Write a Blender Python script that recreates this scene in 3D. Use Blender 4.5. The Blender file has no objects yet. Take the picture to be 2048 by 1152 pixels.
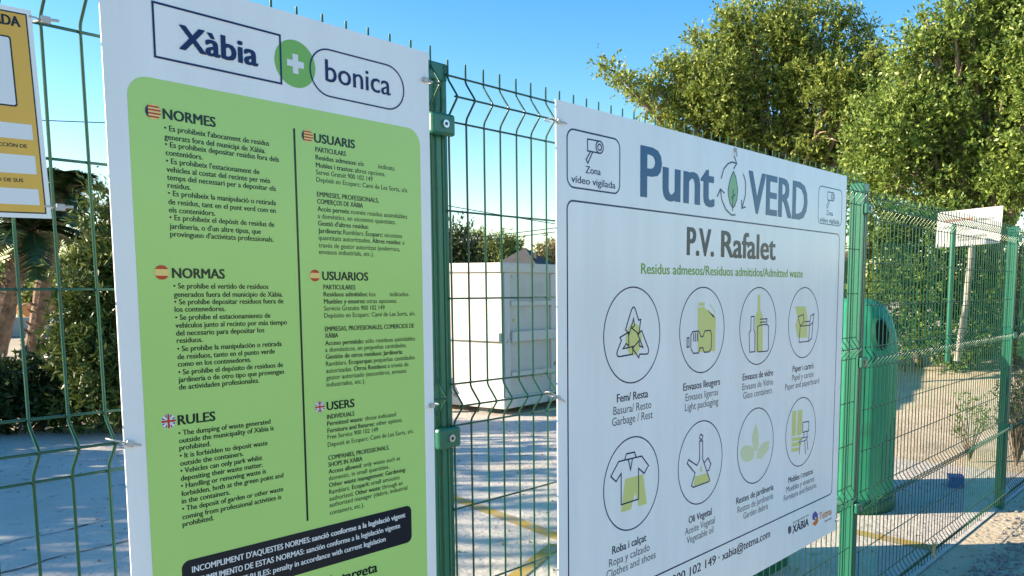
import bpy, bmesh, math, random
import numpy as np
from mathutils import Matrix, Vector

# ------------------------------------------------------------------ scene, camera, light
sc = bpy.context.scene
COL = sc.collection
G = 2.05                                   # height of the fence datum (third wire) above the ground
cam_d = bpy.data.cameras.new('camera')
cam = bpy.data.objects.new('camera', cam_d); COL.objects.link(cam); sc.camera = cam
cam_d.sensor_width = 36.0
cam_d.lens = 1746.0862 / 2048 * 36.0
cam_d.shift_x = -237.178 / 2048
cam_d.shift_y = 195.887 / 2048
cam_d.clip_start = 0.05; cam_d.clip_end = 2000
r_ = Vector((0.58851216, -0.80847863, 0.00396783)); u_ = Vector((0.08951063, 0.07003305, 0.99352062)); f_ = Vector((0.80351807, 0.5843438, -0.11358274))
cam.matrix_world = Matrix(((r_.x, u_.x, -f_.x, -1.39776), (r_.y, u_.y, -f_.y, -1.52869), (r_.z, u_.z, -f_.z, 1.68017), (0, 0, 0, 1)))

SUN_AZ = math.radians(318.0)               # clockwise from +Y
SUN_EL = math.radians(20.0)
w = bpy.data.worlds.new("World"); sc.world = w; w.use_nodes = True
nt = w.node_tree; bg = nt.nodes['Background']
sky = nt.nodes.new('ShaderNodeTexSky'); sky.sky_type = 'NISHITA'; sky.sun_disc = False
sky.sun_elevation = SUN_EL; sky.sun_rotation = SUN_AZ; sky.altitude = 50; sky.air_density = 1.0; sky.dust_density = 0.3; sky.ozone_density = 1.5
hs_ = nt.nodes.new('ShaderNodeHueSaturation'); hs_.inputs['Saturation'].default_value = 1.45
nt.links.new(sky.outputs[0], hs_.inputs['Color']); nt.links.new(hs_.outputs[0], bg.inputs[0]); bg.inputs[1].default_value = 0.105
sd = bpy.data.lights.new('sun', 'SUN'); sd.energy = 5.0; sd.angle = math.radians(0.5); sd.color = (1.0, 0.86, 0.66)
so = bpy.data.objects.new('sun', sd); COL.objects.link(so)
sdir = Vector((math.sin(SUN_AZ) * math.cos(SUN_EL), math.cos(SUN_AZ) * math.cos(SUN_EL), math.sin(SUN_EL)))
so.rotation_euler = sdir.to_track_quat('Z', 'Y').to_euler(); so.location = (-8, 8, 9)
sc.view_settings.view_transform = 'Standard'; sc.view_settings.look = 'None'
sc.view_settings.exposure = 1.45; sc.view_settings.gamma = 1.0

# ------------------------------------------------------------------ measured layout
DATA = {'TEXT': [[1, 'heading', [[-0.1231, [['NORMES', 'b', 0.2091, 0.2991]]]]], [1, 'rules_text', [[-0.1414, [["• Es prohibeix l'abocament de residus", 'm', 0.2104, 0.3986]]], [-0.1555, [['generats fora del municipi de Xàbia.', 'm', 0.21, 0.3909]]], [-0.1677, [['• Es prohibeix depositar residus fora dels', 'm', 0.2105, 0.4171]]], [-0.181, [['contenidors.', 'm', 0.2109, 0.2735]]], [-0.1943, [["• Es prohibeix l'estacionament de", 'm', 0.2109, 0.3773]]], [-0.2079, [['vehicles al costat del recinte per més', 'm', 0.2109, 0.3978]]], [-0.2209, [['temps del necessari per a depositar els', 'm', 0.2111, 0.409]]], [-0.2338, [['residus.', 'm', 0.2114, 0.2508]]], [-0.2466, [['• Es prohibeix la manipulació o retirada', 'm', 0.2115, 0.408]]], [-0.2606, [['de residus, tant en el punt verd com en', 'm', 0.2114, 0.4069]]], [-0.2738, [['els contenidors.', 'm', 0.2116, 0.2916]]], [-0.2861, [['• Es prohibeix el depòsit de residus de', 'm', 0.2121, 0.4032]]], [-0.3004, [["jardineria, o d'un altre tipus, que", 'm', 0.2116, 0.376]]], [-0.3133, [["provinguen d'activitats professionals.", 'm', 0.2118, 0.4009]]]]], [1, 'heading', [[-0.3818, [['NORMAS', 'b', 0.2116, 0.304]]]]], [1, 'rules_text', [[-0.3994, [['• Se prohíbe el vertido de residuos', 'm', 0.213, 0.3865]]], [-0.4136, [['generados fuera del municipio de Xàbia.', 'm', 0.2129, 0.4153]]], [-0.4261, [['• Se prohíbe depositar residuos fuera de', 'm', 0.2132, 0.4162]]], [-0.4385, [['los contenedores.', 'm', 0.2131, 0.3025]]], [-0.4523, [['• Se prohíbe el estacionamiento de', 'm', 0.2134, 0.3886]]], [-0.4655, [['vehículos junto al recinto por más tiempo', 'm', 0.2133, 0.4219]]], [-0.4787, [['del necesario para depositar los', 'm', 0.2135, 0.3753]]], [-0.4911, [['residuos.', 'm', 0.2138, 0.2593]]], [-0.5053, [['• Se prohíbe la manipulación o retirada', 'm', 0.2143, 0.4095]]], [-0.5187, [['de residuos, tanto en el punto verde', 'm', 0.214, 0.395]]], [-0.5312, [['como en los contenedores.', 'm', 0.2139, 0.3474]]], [-0.5449, [['• Se prohíbe el depósito de residuos de', 'm', 0.2142, 0.4108]]], [-0.5578, [['jardinería o de otro tipo que provengan', 'm', 0.2138, 0.4122]]], [-0.5705, [['de actividades profesionales.', 'm', 0.214, 0.3615]]]]], [1, 'heading', [[-0.6306, [['RULES', 'b', 0.209, 0.2755]]]]], [1, 'rules_text', [[-0.6491, [['• The dumping of waste generated', 'm', 0.2093, 0.3809]]], [-0.6621, [['outside the municipality of Xàbia is', 'm', 0.2097, 0.387]]], [-0.6746, [['prohibited.', 'm', 0.2096, 0.265]]], [-0.6884, [['• It is forbidden to deposit waste', 'm', 0.2096, 0.3734]]], [-0.7015, [['outside the containers.', 'm', 0.2097, 0.3249]]], [-0.7146, [['• Vehicles can only park whilst', 'm', 0.2097, 0.3616]]], [-0.7278, [['depositing their waste matter.', 'm', 0.2096, 0.362]]], [-0.741, [['• Handling or removing waste is', 'm', 0.2092, 0.368]]], [-0.7547, [['forbidden, both at the green point and', 'm', 0.2091, 0.4034]]], [-0.7676, [['in the containers.', 'm', 0.2091, 0.2964]]], [-0.7812, [['• The deposit of garden or other waste', 'm', 0.2093, 0.402]]], [-0.7954, [['coming from professional activities is', 'm', 0.2089, 0.3974]]], [-0.808, [['prohibited.', 'm', 0.2087, 0.2646]]]]], [1, 'heading', [[-0.1216, [['USUARIS', 'b', 0.4922, 0.5854]]]]], [1, 'users_text', [[-0.139, [['PARTICULARS', 'm', 0.4945, 0.5634]]], [-0.1536, [['Residus admesos:', 'm', 0.4945, 0.5882], ['els', 'l', 0.5913, 0.6054], ['indicats.', 'l', 0.6413, 0.6846]]], [-0.168, [['Mobles i trastos:', 'm', 0.4946, 0.58], ['altres opcions.', 'l', 0.5831, 0.6583]]], [-0.1813, [['Servei Gratuït 900 102 149', 'l', 0.4947, 0.6263]]], [-0.1952, [['Depòsit en Ecoparc: Camí de Les Sorts, s/n.', 'l', 0.4948, 0.7166]]], [-0.2228, [['EMPRESES, PROFESSIONALS,', 'm', 0.495, 0.6403]]], [-0.2361, [['COMERÇOS DE XÀBIA', 'm', 0.4951, 0.601]]], [-0.2502, [['Accés permés:', 'm', 0.4951, 0.5691], ['només residus assimilables', 'l', 0.5721, 0.7135]]], [-0.2638, [['a domèstics, en xicotetes quantitats.', 'l', 0.4952, 0.6827]]], [-0.2775, [["Gestió d'altres residus:", 'm', 0.4953, 0.6135]]], [-0.2915, [['Jardineria:', 'm', 0.4954, 0.5491], ['Ramblars.', 'l', 0.5522, 0.6025], ['Ecoparc:', 'm', 0.606, 0.649], ['xicotetes', 'l', 0.6523, 0.6985]]], [-0.3049, [['quantitats autoritzades.', 'l', 0.4955, 0.6185], ['Altres residus:', 'm', 0.6217, 0.6954], ['a', 'l', 0.6999, 0.7048]]], [-0.3192, [['través de gestor autoritzat (enderrocs,', 'l', 0.4956, 0.6926]]], [-0.3319, [['envasos industrials, etc.).', 'l', 0.4957, 0.6251]]]]], [1, 'heading', [[-0.3817, [['USUARIOS', 'b', 0.5011, 0.6095]]]]], [1, 'users_text', [[-0.3998, [['PARTICULARES', 'm', 0.5032, 0.5778]]], [-0.4135, [['Residuos admitidos:', 'm', 0.503, 0.6071], ['los', 'l', 0.611, 0.6268], ['indicados.', 'l', 0.6635, 0.7153]]], [-0.4275, [['Muebles y enseres:', 'm', 0.5031, 0.6016], ['otras opciones.', 'l', 0.6046, 0.6823]]], [-0.4411, [['Servicio Gratuito 900 102 149', 'l', 0.5032, 0.6493]]], [-0.455, [['Depósito en Ecoparc: Camí de Les Sorts, s/n.', 'l', 0.5033, 0.731]]], [-0.4813, [['EMPRESAS, PROFESIONALES, COMERCIOS DE', 'm', 0.5035, 0.727]]], [-0.4945, [['XÀBIA', 'm', 0.5033, 0.5339]]], [-0.5089, [['Acceso permitido:', 'm', 0.5031, 0.5947], ['sólo residuos asimilables', 'l', 0.5983, 0.7291]]], [-0.5222, [['a domésticos, en pequeñas cantidades.', 'l', 0.5031, 0.7054]]], [-0.5359, [['Gestión de otros residuos: Jardinería:', 'm', 0.5038, 0.6942]]], [-0.5497, [['Ramblars.', 'l', 0.5036, 0.5531], ['Ecoparque:', 'm', 0.5571, 0.6156], ['pequeñas cantidades', 'l', 0.6186, 0.7271]]], [-0.5636, [['autorizadas.', 'l', 0.5037, 0.5648], ['Otros Residuos:', 'm', 0.5687, 0.6516], ['a través de', 'l', 0.6541, 0.7094]]], [-0.5772, [['gestor autorizado (escombros, envases', 'l', 0.5037, 0.7031]]], [-0.5908, [['industriales, etc.).', 'l', 0.5039, 0.5958]]]]], [1, 'heading', [[-0.6372, [['USERS', 'b', 0.5023, 0.5682]]]]], [1, 'users_text', [[-0.6551, [['INDIVIDUALS', 'm', 0.5024, 0.5672]]], [-0.6685, [['Permitted waste:', 'm', 0.5024, 0.5879], ['those indicated', 'l', 0.5931, 0.6731]]], [-0.6824, [['Furniture and fixtures:', 'm', 0.5026, 0.6167], ['other options.', 'l', 0.6208, 0.6902]]], [-0.6953, [['Free Service 900 102 149', 'l', 0.5025, 0.625]]], [-0.7107, [['Deposit at Ecoparc: Camí de Les Sorts, s/n.', 'l', 0.5024, 0.7198]]], [-0.7374, [['COMPANIES, PROFESSIONALS,', 'm', 0.5026, 0.6529]]], [-0.7512, [['SHOPS IN XÀBIA', 'm', 0.5025, 0.5842]]], [-0.7649, [['Access allowed:', 'm', 0.5024, 0.5822], ['only waste such as', 'l', 0.5862, 0.6815]]], [-0.7787, [['domestic, in small quantities.', 'l', 0.5024, 0.6522]]], [-0.7925, [['Other waste management: Gardening:', 'm', 0.5026, 0.6963]]], [-0.8065, [['Ramblars.', 'l', 0.5025, 0.5519], ['Ecopark:', 'm', 0.5566, 0.6008], ['small amounts', 'l', 0.6041, 0.6792]]], [-0.8204, [['authorized.', 'l', 0.5024, 0.5602], ['Other waste:', 'm', 0.5641, 0.6286], ['through an', 'l', 0.632, 0.6868]]], [-0.8332, [['authorized manager (debris, industrial', 'l', 0.5023, 0.6998]]], [-0.8488, [['containers, etc.).', 'l', 0.5026, 0.5853]]]]], [1, 'banner_lettering', [[-0.8931, [["INCOMPLIMENT D'AQUESTES NORMES:", 'm', 0.2211, 0.4567], ['sanció conforme a la legislació vigent', 'b', 0.4596, 0.6923]]], [-0.9139, [['DE ESTAS NORMAS: sanción conforme a la legislación vigente', 'm', 0.3185, 0.6776]]], [-0.9345, [['RULES: penalty in accordance with current legislation', 'm', 0.3281, 0.6381]]]]], [1, 'footer_lettering', [[-0.9954, [['targeta', 'b', 0.5242, 0.6152]]]]], [1, 'logo_lettering', [[-0.0056, [['Xàbia', 'x', 0.2418, 0.3826]]]]], [1, 'logo_lettering', [[-0.0024, [['bonica', 'l', 0.5214, 0.6766]]]]], [2, 'notice_lettering', [[-0.073, [['Zona', 'm', 0.4357, 0.5008]]], [-0.1024, [['vídeo vigilada', 'm', 0.3767, 0.5671]]]]], [2, 'title_lettering', [[-0.1117, [['Punt', 'x', 0.6851, 1.1052]]]]], [2, 'title_lettering', [[-0.1098, [['VERD', 'x', 1.3352, 1.8171]]]]], [2, 'place_lettering', [[-0.2715, [['P.V. Rafalet', 'b', 0.9376, 1.5488]]]]], [2, 'subtitle_lettering', [[-0.3337, [['Residus admesos/Residuos admitidos/Admitted waste', 'm', 0.6915, 1.7866]]]]], [2, 'caption', [[-0.6953, [['Fem/ Resta', 'm', 0.5757, 0.7315]]], [-0.7332, [['Basura/ Resto', 't', 0.5595, 0.7487]]], [-0.7645, [['Garbage / Rest', 't', 0.5537, 0.7565]]]]], [2, 'caption', [[-0.6995, [['Envasos lleugers', 'm', 0.9264, 1.1573]]], [-0.7336, [['Envases ligeros', 't', 0.941, 1.1445]]], [-0.7658, [['Light packaging', 't', 0.9375, 1.1473]]]]], [2, 'caption', [[-0.7003, [['Envasos de vidre', 'm', 1.3143, 1.5506]]], [-0.7332, [['Envases de Vidrio', 't', 1.3139, 1.5523]]], [-0.7659, [['Glass containers', 't', 1.321, 1.5436]]]]], [2, 'caption', [[-0.7004, [['Paper i cartró', 'm', 1.7162, 1.9103]]], [-0.735, [['Papel y cartón', 't', 1.7131, 1.9126]]], [-0.7649, [['Paper and paperboard', 't', 1.6555, 1.9702]]]]], [2, 'caption', [[-1.1342, [['Roba i calçat', 'm', 0.555, 0.7269]]], [-1.1696, [['Ropa y calzado', 't', 0.54, 0.745]]], [-1.2006, [['Clothes and shoes', 't', 0.5278, 0.7783]]]]], [2, 'caption', [[-1.1363, [['Oli Vegetal', 'm', 0.9674, 1.1142]]], [-1.1727, [['Aceite Vegetal', 't', 0.9462, 1.1364]]], [-1.2045, [['Vegetable oil', 't', 0.9574, 1.1276]]]]], [2, 'caption', [[-1.144, [['Restes de jardineria', 'm', 1.2844, 1.5739]]], [-1.1774, [['Restos de jardinería', 't', 1.2951, 1.5723]]], [-1.2096, [['Garden debris', 't', 1.3396, 1.5317]]]]], [2, 'caption', [[-1.1459, [['Mobles i trastos', 'm', 1.7031, 1.933]]], [-1.1798, [['Muebles y enseres', 't', 1.6875, 1.9469]]], [-1.2117, [['Furniture and fixtures', 't', 1.6663, 1.9726]]]]], [2, 'contact_lettering', [[-1.3357, [['900 102 149 · ', 'm', 0.8808, 1.1845], ['xabia@tetma.com', 'm', 1.1899, 1.5561]]]]], [2, 'partner_logo', [[-1.3584, [['Tetma', 'm', 2.0119, 2.142]]]]], [2, 'partner_logo', [[-1.3801, [['Serveis', 'm', 2.0704, 2.1435]]]]], [2, 'town_lettering', [[-1.3559, [['XÀBIA', 'b', 1.7519, 1.9051]]]]]], 'ICON': {'can': [['f', [[1.008, -0.4359], [1.0466, -0.4365], [1.1229, -0.4724], [1.1216, -0.5834], [1.0946, -0.5841], [1.0115, -0.5815]]], ['f', [[1.0135, -0.4213], [1.0505, -0.4209], [1.0508, -0.4326], [1.0138, -0.4329]]], ['g', [[1.0813, -0.4281], [1.1178, -0.4538], [1.1093, -0.4697], [1.0713, -0.446]]], ['d', [[0.9451, -0.5327], [0.9558, -0.5318], [0.958, -0.5616], [0.9465, -0.5623]]], ['d', [[0.9786, -0.5137], [1.0158, -0.5134], [1.0274, -0.5305], [1.0421, -0.5325], [1.0529, -0.5144], [1.0882, -0.5135], [1.0976, -0.5313], [1.0943, -0.5749], [1.0812, -0.5847], [1.0504, -0.5838], [1.043, -0.5689], [1.024, -0.5678], [1.0158, -0.5841], [0.9836, -0.5835], [0.969, -0.5679], [0.968, -0.5257]]], ['l', [[0.9846, -0.5175], [0.9852, -0.5465]]], ['l', [[0.9964, -0.5176], [0.997, -0.5466]]], ['l', [[1.0082, -0.5176], [1.0089, -0.5468]]]], 'bottle': [['f', [[1.4153, -0.3984], [1.4335, -0.3985], [1.4377, -0.4554], [1.456, -0.4721], [1.4621, -0.608], [1.4079, -0.6048], [1.4022, -0.4708], [1.4178, -0.455]]], ['d', [[1.3685, -0.4759], [1.3913, -0.4753], [1.3917, -0.4846], [1.3908, -0.5229], [1.3998, -0.5353], [1.401, -0.6024], [1.3628, -0.6022], [1.3558, -0.5335], [1.368, -0.524], [1.368, -0.4839]]], ['d', [[1.4357, -0.5082], [1.4186, -0.5137], [1.4225, -0.6016], [1.4313, -0.605], [1.4977, -0.6059], [1.5081, -0.5982], [1.5051, -0.5147], [1.4886, -0.5071]]], ['l', [[1.4886, -0.5071], [1.4903, -0.4865], [1.4348, -0.487]]], ['l', [[1.4353, -0.498], [1.4819, -0.4978]]]], 'paper': [['f', [[1.7246, -0.4458], [1.8188, -0.446], [1.8406, -0.4903], [1.8425, -0.5715], [1.754, -0.5684], [1.7308, -0.5181], [1.7493, -0.4879]]], ['d', [[1.7542, -0.4859], [1.8, -0.4781], [1.807, -0.5073], [1.7738, -0.5231]]], ['l', [[1.8608, -0.5238], [1.8563, -0.587], [1.7674, -0.5867], [1.7738, -0.5231]]], ['l', [[1.7738, -0.5231], [1.8608, -0.5238], [1.8923, -0.5121], [1.8856, -0.5757], [1.8563, -0.587]]], ['l', [[1.8605, -0.5202], [1.8691, -0.4866], [1.9008, -0.4773], [1.8921, -0.5099]]], ['l', [[1.8122, -0.5074], [1.8608, -0.5071]]]], 'shirt': [['f', [[0.617, -0.9299], [0.7082, -0.9307], [0.728, -1.0254], [0.6866, -1.025], [0.6678, -0.9782], [0.6463, -1.0263], [0.5977, -1.0257]]], ['d', [[0.5852, -0.8725], [0.7002, -0.8745], [0.7359, -0.9089], [0.7134, -0.9294], [0.6841, -0.9091], [0.685, -1.0026], [0.5976, -1.0025], [0.5972, -0.9093], [0.5729, -0.9292], [0.5476, -0.9103]]], ['l', [[0.6145, -0.8717], [0.6222, -0.8559], [0.6632, -0.8566], [0.6706, -0.8725]]], ['l', [[0.6323, -0.875], [0.6433, -0.9065], [0.6525, -0.8761]]]], 'oil': [['f', [[1.0023, -0.99], [1.0846, -0.9922], [1.0966, -1.0205], [0.9959, -1.0221]]], ['f', [[1.0412, -0.956], [1.0499, -0.9779], [1.0427, -0.9815], [1.0344, -0.9772]]], ['d', [[1.0301, -0.8755], [1.0492, -0.8782], [1.0508, -0.9391], [1.0985, -1.0193], [1.092, -1.0231], [0.9941, -1.0247], [0.9825, -1.0177], [1.0038, -0.9782], [0.9545, -0.9389], [0.9629, -0.9275], [1.0149, -0.9551], [1.0316, -0.9385]]], ['l', [[1.0594, -0.9541], [1.0851, -0.9411], [1.1045, -0.9649], [1.09, -0.9837], [1.0797, -0.984]]], ['d', [[1.0395, -0.8542], [1.0497, -0.8614], [1.0472, -0.8707], [1.0381, -0.8718], [1.0298, -0.8664], [1.0314, -0.857]]]], 'leaf': [['p', [[1.4197, -0.8667], [1.4435, -0.9036], [1.4486, -0.9481], [1.4293, -0.9719], [1.4037, -0.9608], [1.3916, -0.911]]], ['p', [[1.4123, -0.9766], [1.4099, -0.9864], [1.4019, -0.9943], [1.3893, -0.9993], [1.3736, -1.0009], [1.3565, -0.9989], [1.3398, -0.9937], [1.3255, -0.9859], [1.3148, -0.9762], [1.309, -0.9657], [1.3087, -0.9556], [1.3137, -0.9468], [1.3237, -0.9404], [1.3376, -0.9369], [1.354, -0.9368], [1.3711, -0.9402], [1.3872, -0.9466], [1.4003, -0.9555], [1.409, -0.9659]]], ['p', [[1.5318, -0.9463], [1.5281, -0.9795], [1.4717, -1.0054], [1.4304, -0.9979], [1.4392, -0.9662], [1.4896, -0.9442]]]], 'chair': [['f', [[1.7217, -0.8556], [1.7606, -0.8574], [1.7605, -0.9577], [1.7216, -0.9555]]], ['f', [[1.7749, -0.8579], [1.8171, -0.8601], [1.8147, -0.9604], [1.7713, -0.9592]]], ['f', [[1.7219, -0.9618], [1.8152, -0.9684], [1.8161, -0.9829], [1.7228, -0.9765]]], ['f', [[1.7231, -0.9817], [1.8127, -0.9877], [1.8137, -1.0038], [1.724, -0.9986]]], ['f', [[1.7243, -1.0038], [1.7959, -1.0092], [1.7907, -1.0243], [1.7252, -1.0196]]], ['d', [[1.8227, -0.9121], [1.8798, -0.9154], [1.881, -0.9543], [1.8228, -0.953]]], ['d', [[1.7886, -0.988], [1.8242, -0.975], [1.8738, -0.9786], [1.8497, -0.9903]]], ['l', [[1.8008, -0.9908], [1.7953, -1.0399]]], ['l', [[1.8437, -0.9927], [1.8556, -1.0449]]], ['l', [[1.8656, -0.9872], [1.8772, -1.032]]], ['l', [[1.8352, -0.9552], [1.8339, -0.9742]]], ['l', [[1.8661, -0.9556], [1.8649, -0.9763]]]], 'logo': [['q', [[1.2246, 0.0142], [1.2419, -0.0047], [1.2562, -0.0425], [1.2516, -0.0753], [1.2357, -0.0996], [1.2217, -0.1064], [1.2048, -0.0928], [1.1923, -0.0687], [1.1902, -0.0484], [1.2, -0.0202], [1.2146, 0.004]]], ['l', [[1.2243, -0.0442], [1.2237, -0.0683], [1.2226, -0.1052], [1.2221, -0.1167]]], ['l', [[1.2237, -0.0688], [1.2391, -0.0597]]], ['l', [[1.211, -0.0698], [1.2221, -0.0776]]], ['l', [[1.1425, -0.018], [1.1596, 0.0151], [1.1865, 0.0349], [1.2141, 0.0437], [1.2416, 0.0423]]], ['l', [[1.2275, 0.0646], [1.245, 0.042], [1.2243, 0.0221]]], ['l', [[1.2919, 0.0131], [1.3102, -0.0142], [1.3094, -0.0565], [1.2885, -0.1015]]], ['l', [[1.2831, -0.075], [1.2866, -0.1033], [1.3135, -0.0962]]], ['l', [[1.2415, -0.1281], [1.2155, -0.131], [1.1776, -0.1153], [1.1492, -0.0858], [1.1392, -0.0541]]], ['l', [[1.1197, -0.0781], [1.1391, -0.0519], [1.1658, -0.063]]]], 'tetma': [['u', [[1.969, -1.3078], [1.9981, -1.3281], [1.9928, -1.344], [1.9684, -1.334], [1.9678, -1.3487], [1.9405, -1.3373], [1.9422, -1.3162]]], ['o', [[2.0005, -1.3388], [2.0021, -1.363], [1.9734, -1.3736], [1.9411, -1.3576], [1.9665, -1.3517], [1.9721, -1.3422]]]], 'crest': [['c', [[1.7107, -1.3205], [1.731, -1.3187], [1.7406, -1.3256], [1.7417, -1.3435], [1.7259, -1.3527], [1.712, -1.3431]]]]}, 'CL': {'A': [[14.86, 10.978, 6.498, 0.217], [15.418, 10.967, 6.3, 0.237], [15.034, 10.124, 5.983, 0.296], [15.923, 10.254, 5.929, 0.444], [15.519, 9.714, 6.508, 0.247], [15.829, 9.442, 6.258, 0.572], [17.349, 10.219, 6.551, 0.543], [16.198, 9.086, 7.046, 0.473], [15.869, 8.619, 6.213, 0.69], [17.396, 9.374, 6.466, 0.656], [16.287, 8.498, 7.298, 0.414], [16.847, 8.436, 7.851, 0.325], [16.534, 7.993, 6.739, 0.789], [18.025, 8.81, 7.174, 0.75], [16.868, 7.562, 7.28, 0.542], [18.328, 8.444, 7.719, 0.515], [17.321, 7.427, 7.76, 0.325], [17.077, 6.837, 7.683, 0.256], [17.185, 7.093, 6.742, 0.71], [18.824, 7.596, 6.875, 0.675], [17.66, 6.615, 7.521, 0.325], [17.542, 6.422, 6.719, 0.375], [15.68, 9.403, 5.352, 0.572], [17.024, 10.456, 5.374, 0.543], [16.354, 8.756, 5.386, 0.789], [17.731, 9.769, 5.531, 0.75], [17.07, 7.99, 5.524, 0.868], [18.609, 8.715, 5.566, 0.825], [16.837, 6.783, 5.572, 0.868], [18.391, 7.473, 5.801, 0.825], [17.151, 6.116, 5.758, 0.572], [18.75, 6.697, 5.866, 0.543], [17.806, 5.907, 7.016, 0.256], [17.523, 5.714, 6.194, 0.414], [16.811, 8.607, 4.65, 0.789], [18.3, 9.428, 4.765, 0.75], [17.262, 7.555, 4.506, 0.868], [18.717, 8.449, 4.503, 0.825], [17.655, 6.519, 4.69, 0.868], [19.274, 7.055, 4.925, 0.825], [16.264, 9.462, 7.304, 0.148], [16.082, 8.578, 7.657, 0.148], [16.223, 8.103, 7.987, 0.158], [17.29, 7.729, 8.162, 0.168], [17.465, 7.381, 8.068, 0.138], [17.707, 6.888, 8.062, 0.168], [17.557, 6.206, 7.608, 0.148], [15.236, 10.062, 6.196, 0.158], [14.627, 10.449, 6.307, 0.128], [17.897, 5.817, 6.736, 0.138], [17.863, 6.11, 7.326, 0.128], [18.002, 6.072, 6.385, 0.395], [17.587, 5.607, 5.666, 0.493], [17.457, 5.762, 6.658, 0.237]], 'B': [[14.407, 4.054, 5.216, 0.532], [15.987, 4.685, 5.394, 0.505], [14.347, 3.705, 5.838, 0.368], [14.914, 3.605, 5.512, 0.638], [16.561, 4.034, 5.88, 0.606], [14.457, 3.236, 6.098, 0.368], [14.755, 2.997, 6.402, 0.393], [15.174, 2.915, 5.896, 0.654], [16.822, 3.334, 6.316, 0.622], [15.007, 2.666, 6.778, 0.45], [16.67, 3.026, 7.213, 0.427], [15.283, 2.383, 6.383, 0.573], [16.976, 2.605, 6.689, 0.544], [15.107, 2.066, 5.63, 0.736], [16.745, 2.53, 5.989, 0.699], [15.243, 2.001, 6.879, 0.573], [16.935, 2.215, 7.217, 0.544], [14.412, 4.208, 4.451, 0.72], [16.065, 4.633, 4.635, 0.684], [15.039, 3.517, 4.648, 0.802], [16.62, 4.158, 4.968, 0.761], [14.788, 2.593, 4.683, 0.802], [16.47, 2.874, 4.837, 0.761], [15.581, 2.035, 4.747, 0.802], [17.256, 2.331, 4.976, 0.761], [14.486, 4.577, 3.598, 0.638], [16.088, 5.147, 3.581, 0.606], [14.677, 3.811, 3.655, 0.72], [16.338, 4.201, 3.718, 0.684], [15.299, 3.112, 3.848, 0.695], [16.938, 3.561, 3.906, 0.66], [15.024, 2.195, 3.792, 0.72], [16.684, 2.562, 3.991, 0.684], [14.915, 1.551, 3.977, 0.802], [16.557, 2.01, 4.076, 0.761], [15.283, 1.518, 5.014, 0.802], [16.98, 1.683, 5.154, 0.761], [15.23, 1.409, 5.963, 0.736], [16.931, 1.545, 6.262, 0.699], [14.816, 4.405, 5.841, 0.131], [14.566, 4.04, 6.202, 0.131], [14.466, 3.678, 6.373, 0.131], [14.563, 3.289, 6.596, 0.139], [14.501, 3.519, 6.036, 0.131], [14.711, 4.22, 5.6, 0.147], [14.573, 3.043, 6.653, 0.164]], 'S1': [[13.36, 4.074, 2.741, 0.429], [13.581, 3.912, 2.149, 0.507], [14.077, 4.201, 1.358, 0.468], [13.923, 3.983, 0.74, 0.39]], 'S2': [[14.124, 3.586, 2.594, 0.574], [13.723, 3.423, 1.805, 0.612], [14.225, 3.381, 1.104, 0.535], [13.352, 3.172, 0.714, 0.344]], 'S3': [[14.401, 2.89, 2.5, 0.542], [14.435, 2.779, 1.723, 0.581], [14.191, 2.557, 1.041, 0.503], [13.922, 2.673, 0.663, 0.31]], 'S4': [[14.729, 2.136, 2.324, 0.635], [14.547, 2.057, 1.555, 0.635], [14.613, 1.876, 0.875, 0.476], [14.689, 1.529, 1.475, 0.635]]}, 'PT': {'treeA': [17.699, 7.906, -0.1], 'treeB': [15.861, 2.825, 0.295], 'limb': [14.725, 4.463, 1.953], 'signTL': [13.046, 2.875, 2.877], 'signTR': [13.298, 1.942, 2.96], 'signBR': [13.293, 1.964, 2.379], 'signBL': [13.042, 2.889, 2.312], 'pole_b': [13.155, 2.5, 0.493], 'pole_t': [13.194, 2.355, 2.353], 'gpost_b': [12.827, 2.557, 0.512], 'gpost_t': [12.822, 2.574, 2.499], 'cyp': [3.027, 9.194, 0.191], 'cyptop': [3.145, 9.145, 2.917], 'hedgeL': [2.212, 9.705, 0.129], 'hedgeR': [3.307, 9.293, 0.078], 'palm1b': [4.46, 16.546, 1.045], 'palm1t': [4.875, 16.406, 2.883], 'palm2b': [5.684, 18.241, 0.966], 'palm2t': [6.205, 18.047, 3.337], 'rock': [12.711, 35.9, 0.783], 'slabL': [9.565, 30.656, 0.406], 'slabR': [11.077, 30.1, 0.373], 'bt1': [16.359, 17.464, 2.913], 'bt2': [19.835, 19.665, 3.033], 'bt3': [21.093, 18.325, 2.884], 'bt3b': [28.069, 25.522, 3.945], 'roofapex': [33.83, 31.075, 3.676], 'roofL': [32.994, 31.955, 2.732], 'roofR': [34.529, 30.303, 2.747], 'cabA1': [14.843, 16.141, 3.784], 'cabA2': [15.921, 15.087, 3.549], 'cabB1': [15.731, 15.282, 3.056], 'cabB2': [16.704, 14.23, 3.245], 'cabC1': [15.73, 15.283, 2.95], 'cabC2': [16.703, 14.231, 3.138], 'cabD1': [7.3, 20.84, 5.343], 'cabD2': [8.241, 20.451, 5.399], 'yplank': [6.674, 6.803, 2.009], 'bush3': [5.401, 0.138, 0.503], 'dry': [3.598, -0.085, 0.207]}}
SHADE_TREES = [(-14.0,12.4,6.1,1.9),(-11.3,12.6,5.9,1.8),(-8.6,12.3,6.0,1.7),(-6.2,12.4,5.5,1.5),(-4.5,12.0,4.7,1.2),(-2.5,11.5,3.9,1.2),(-0.6,10.9,3.2,1.0)]
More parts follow.
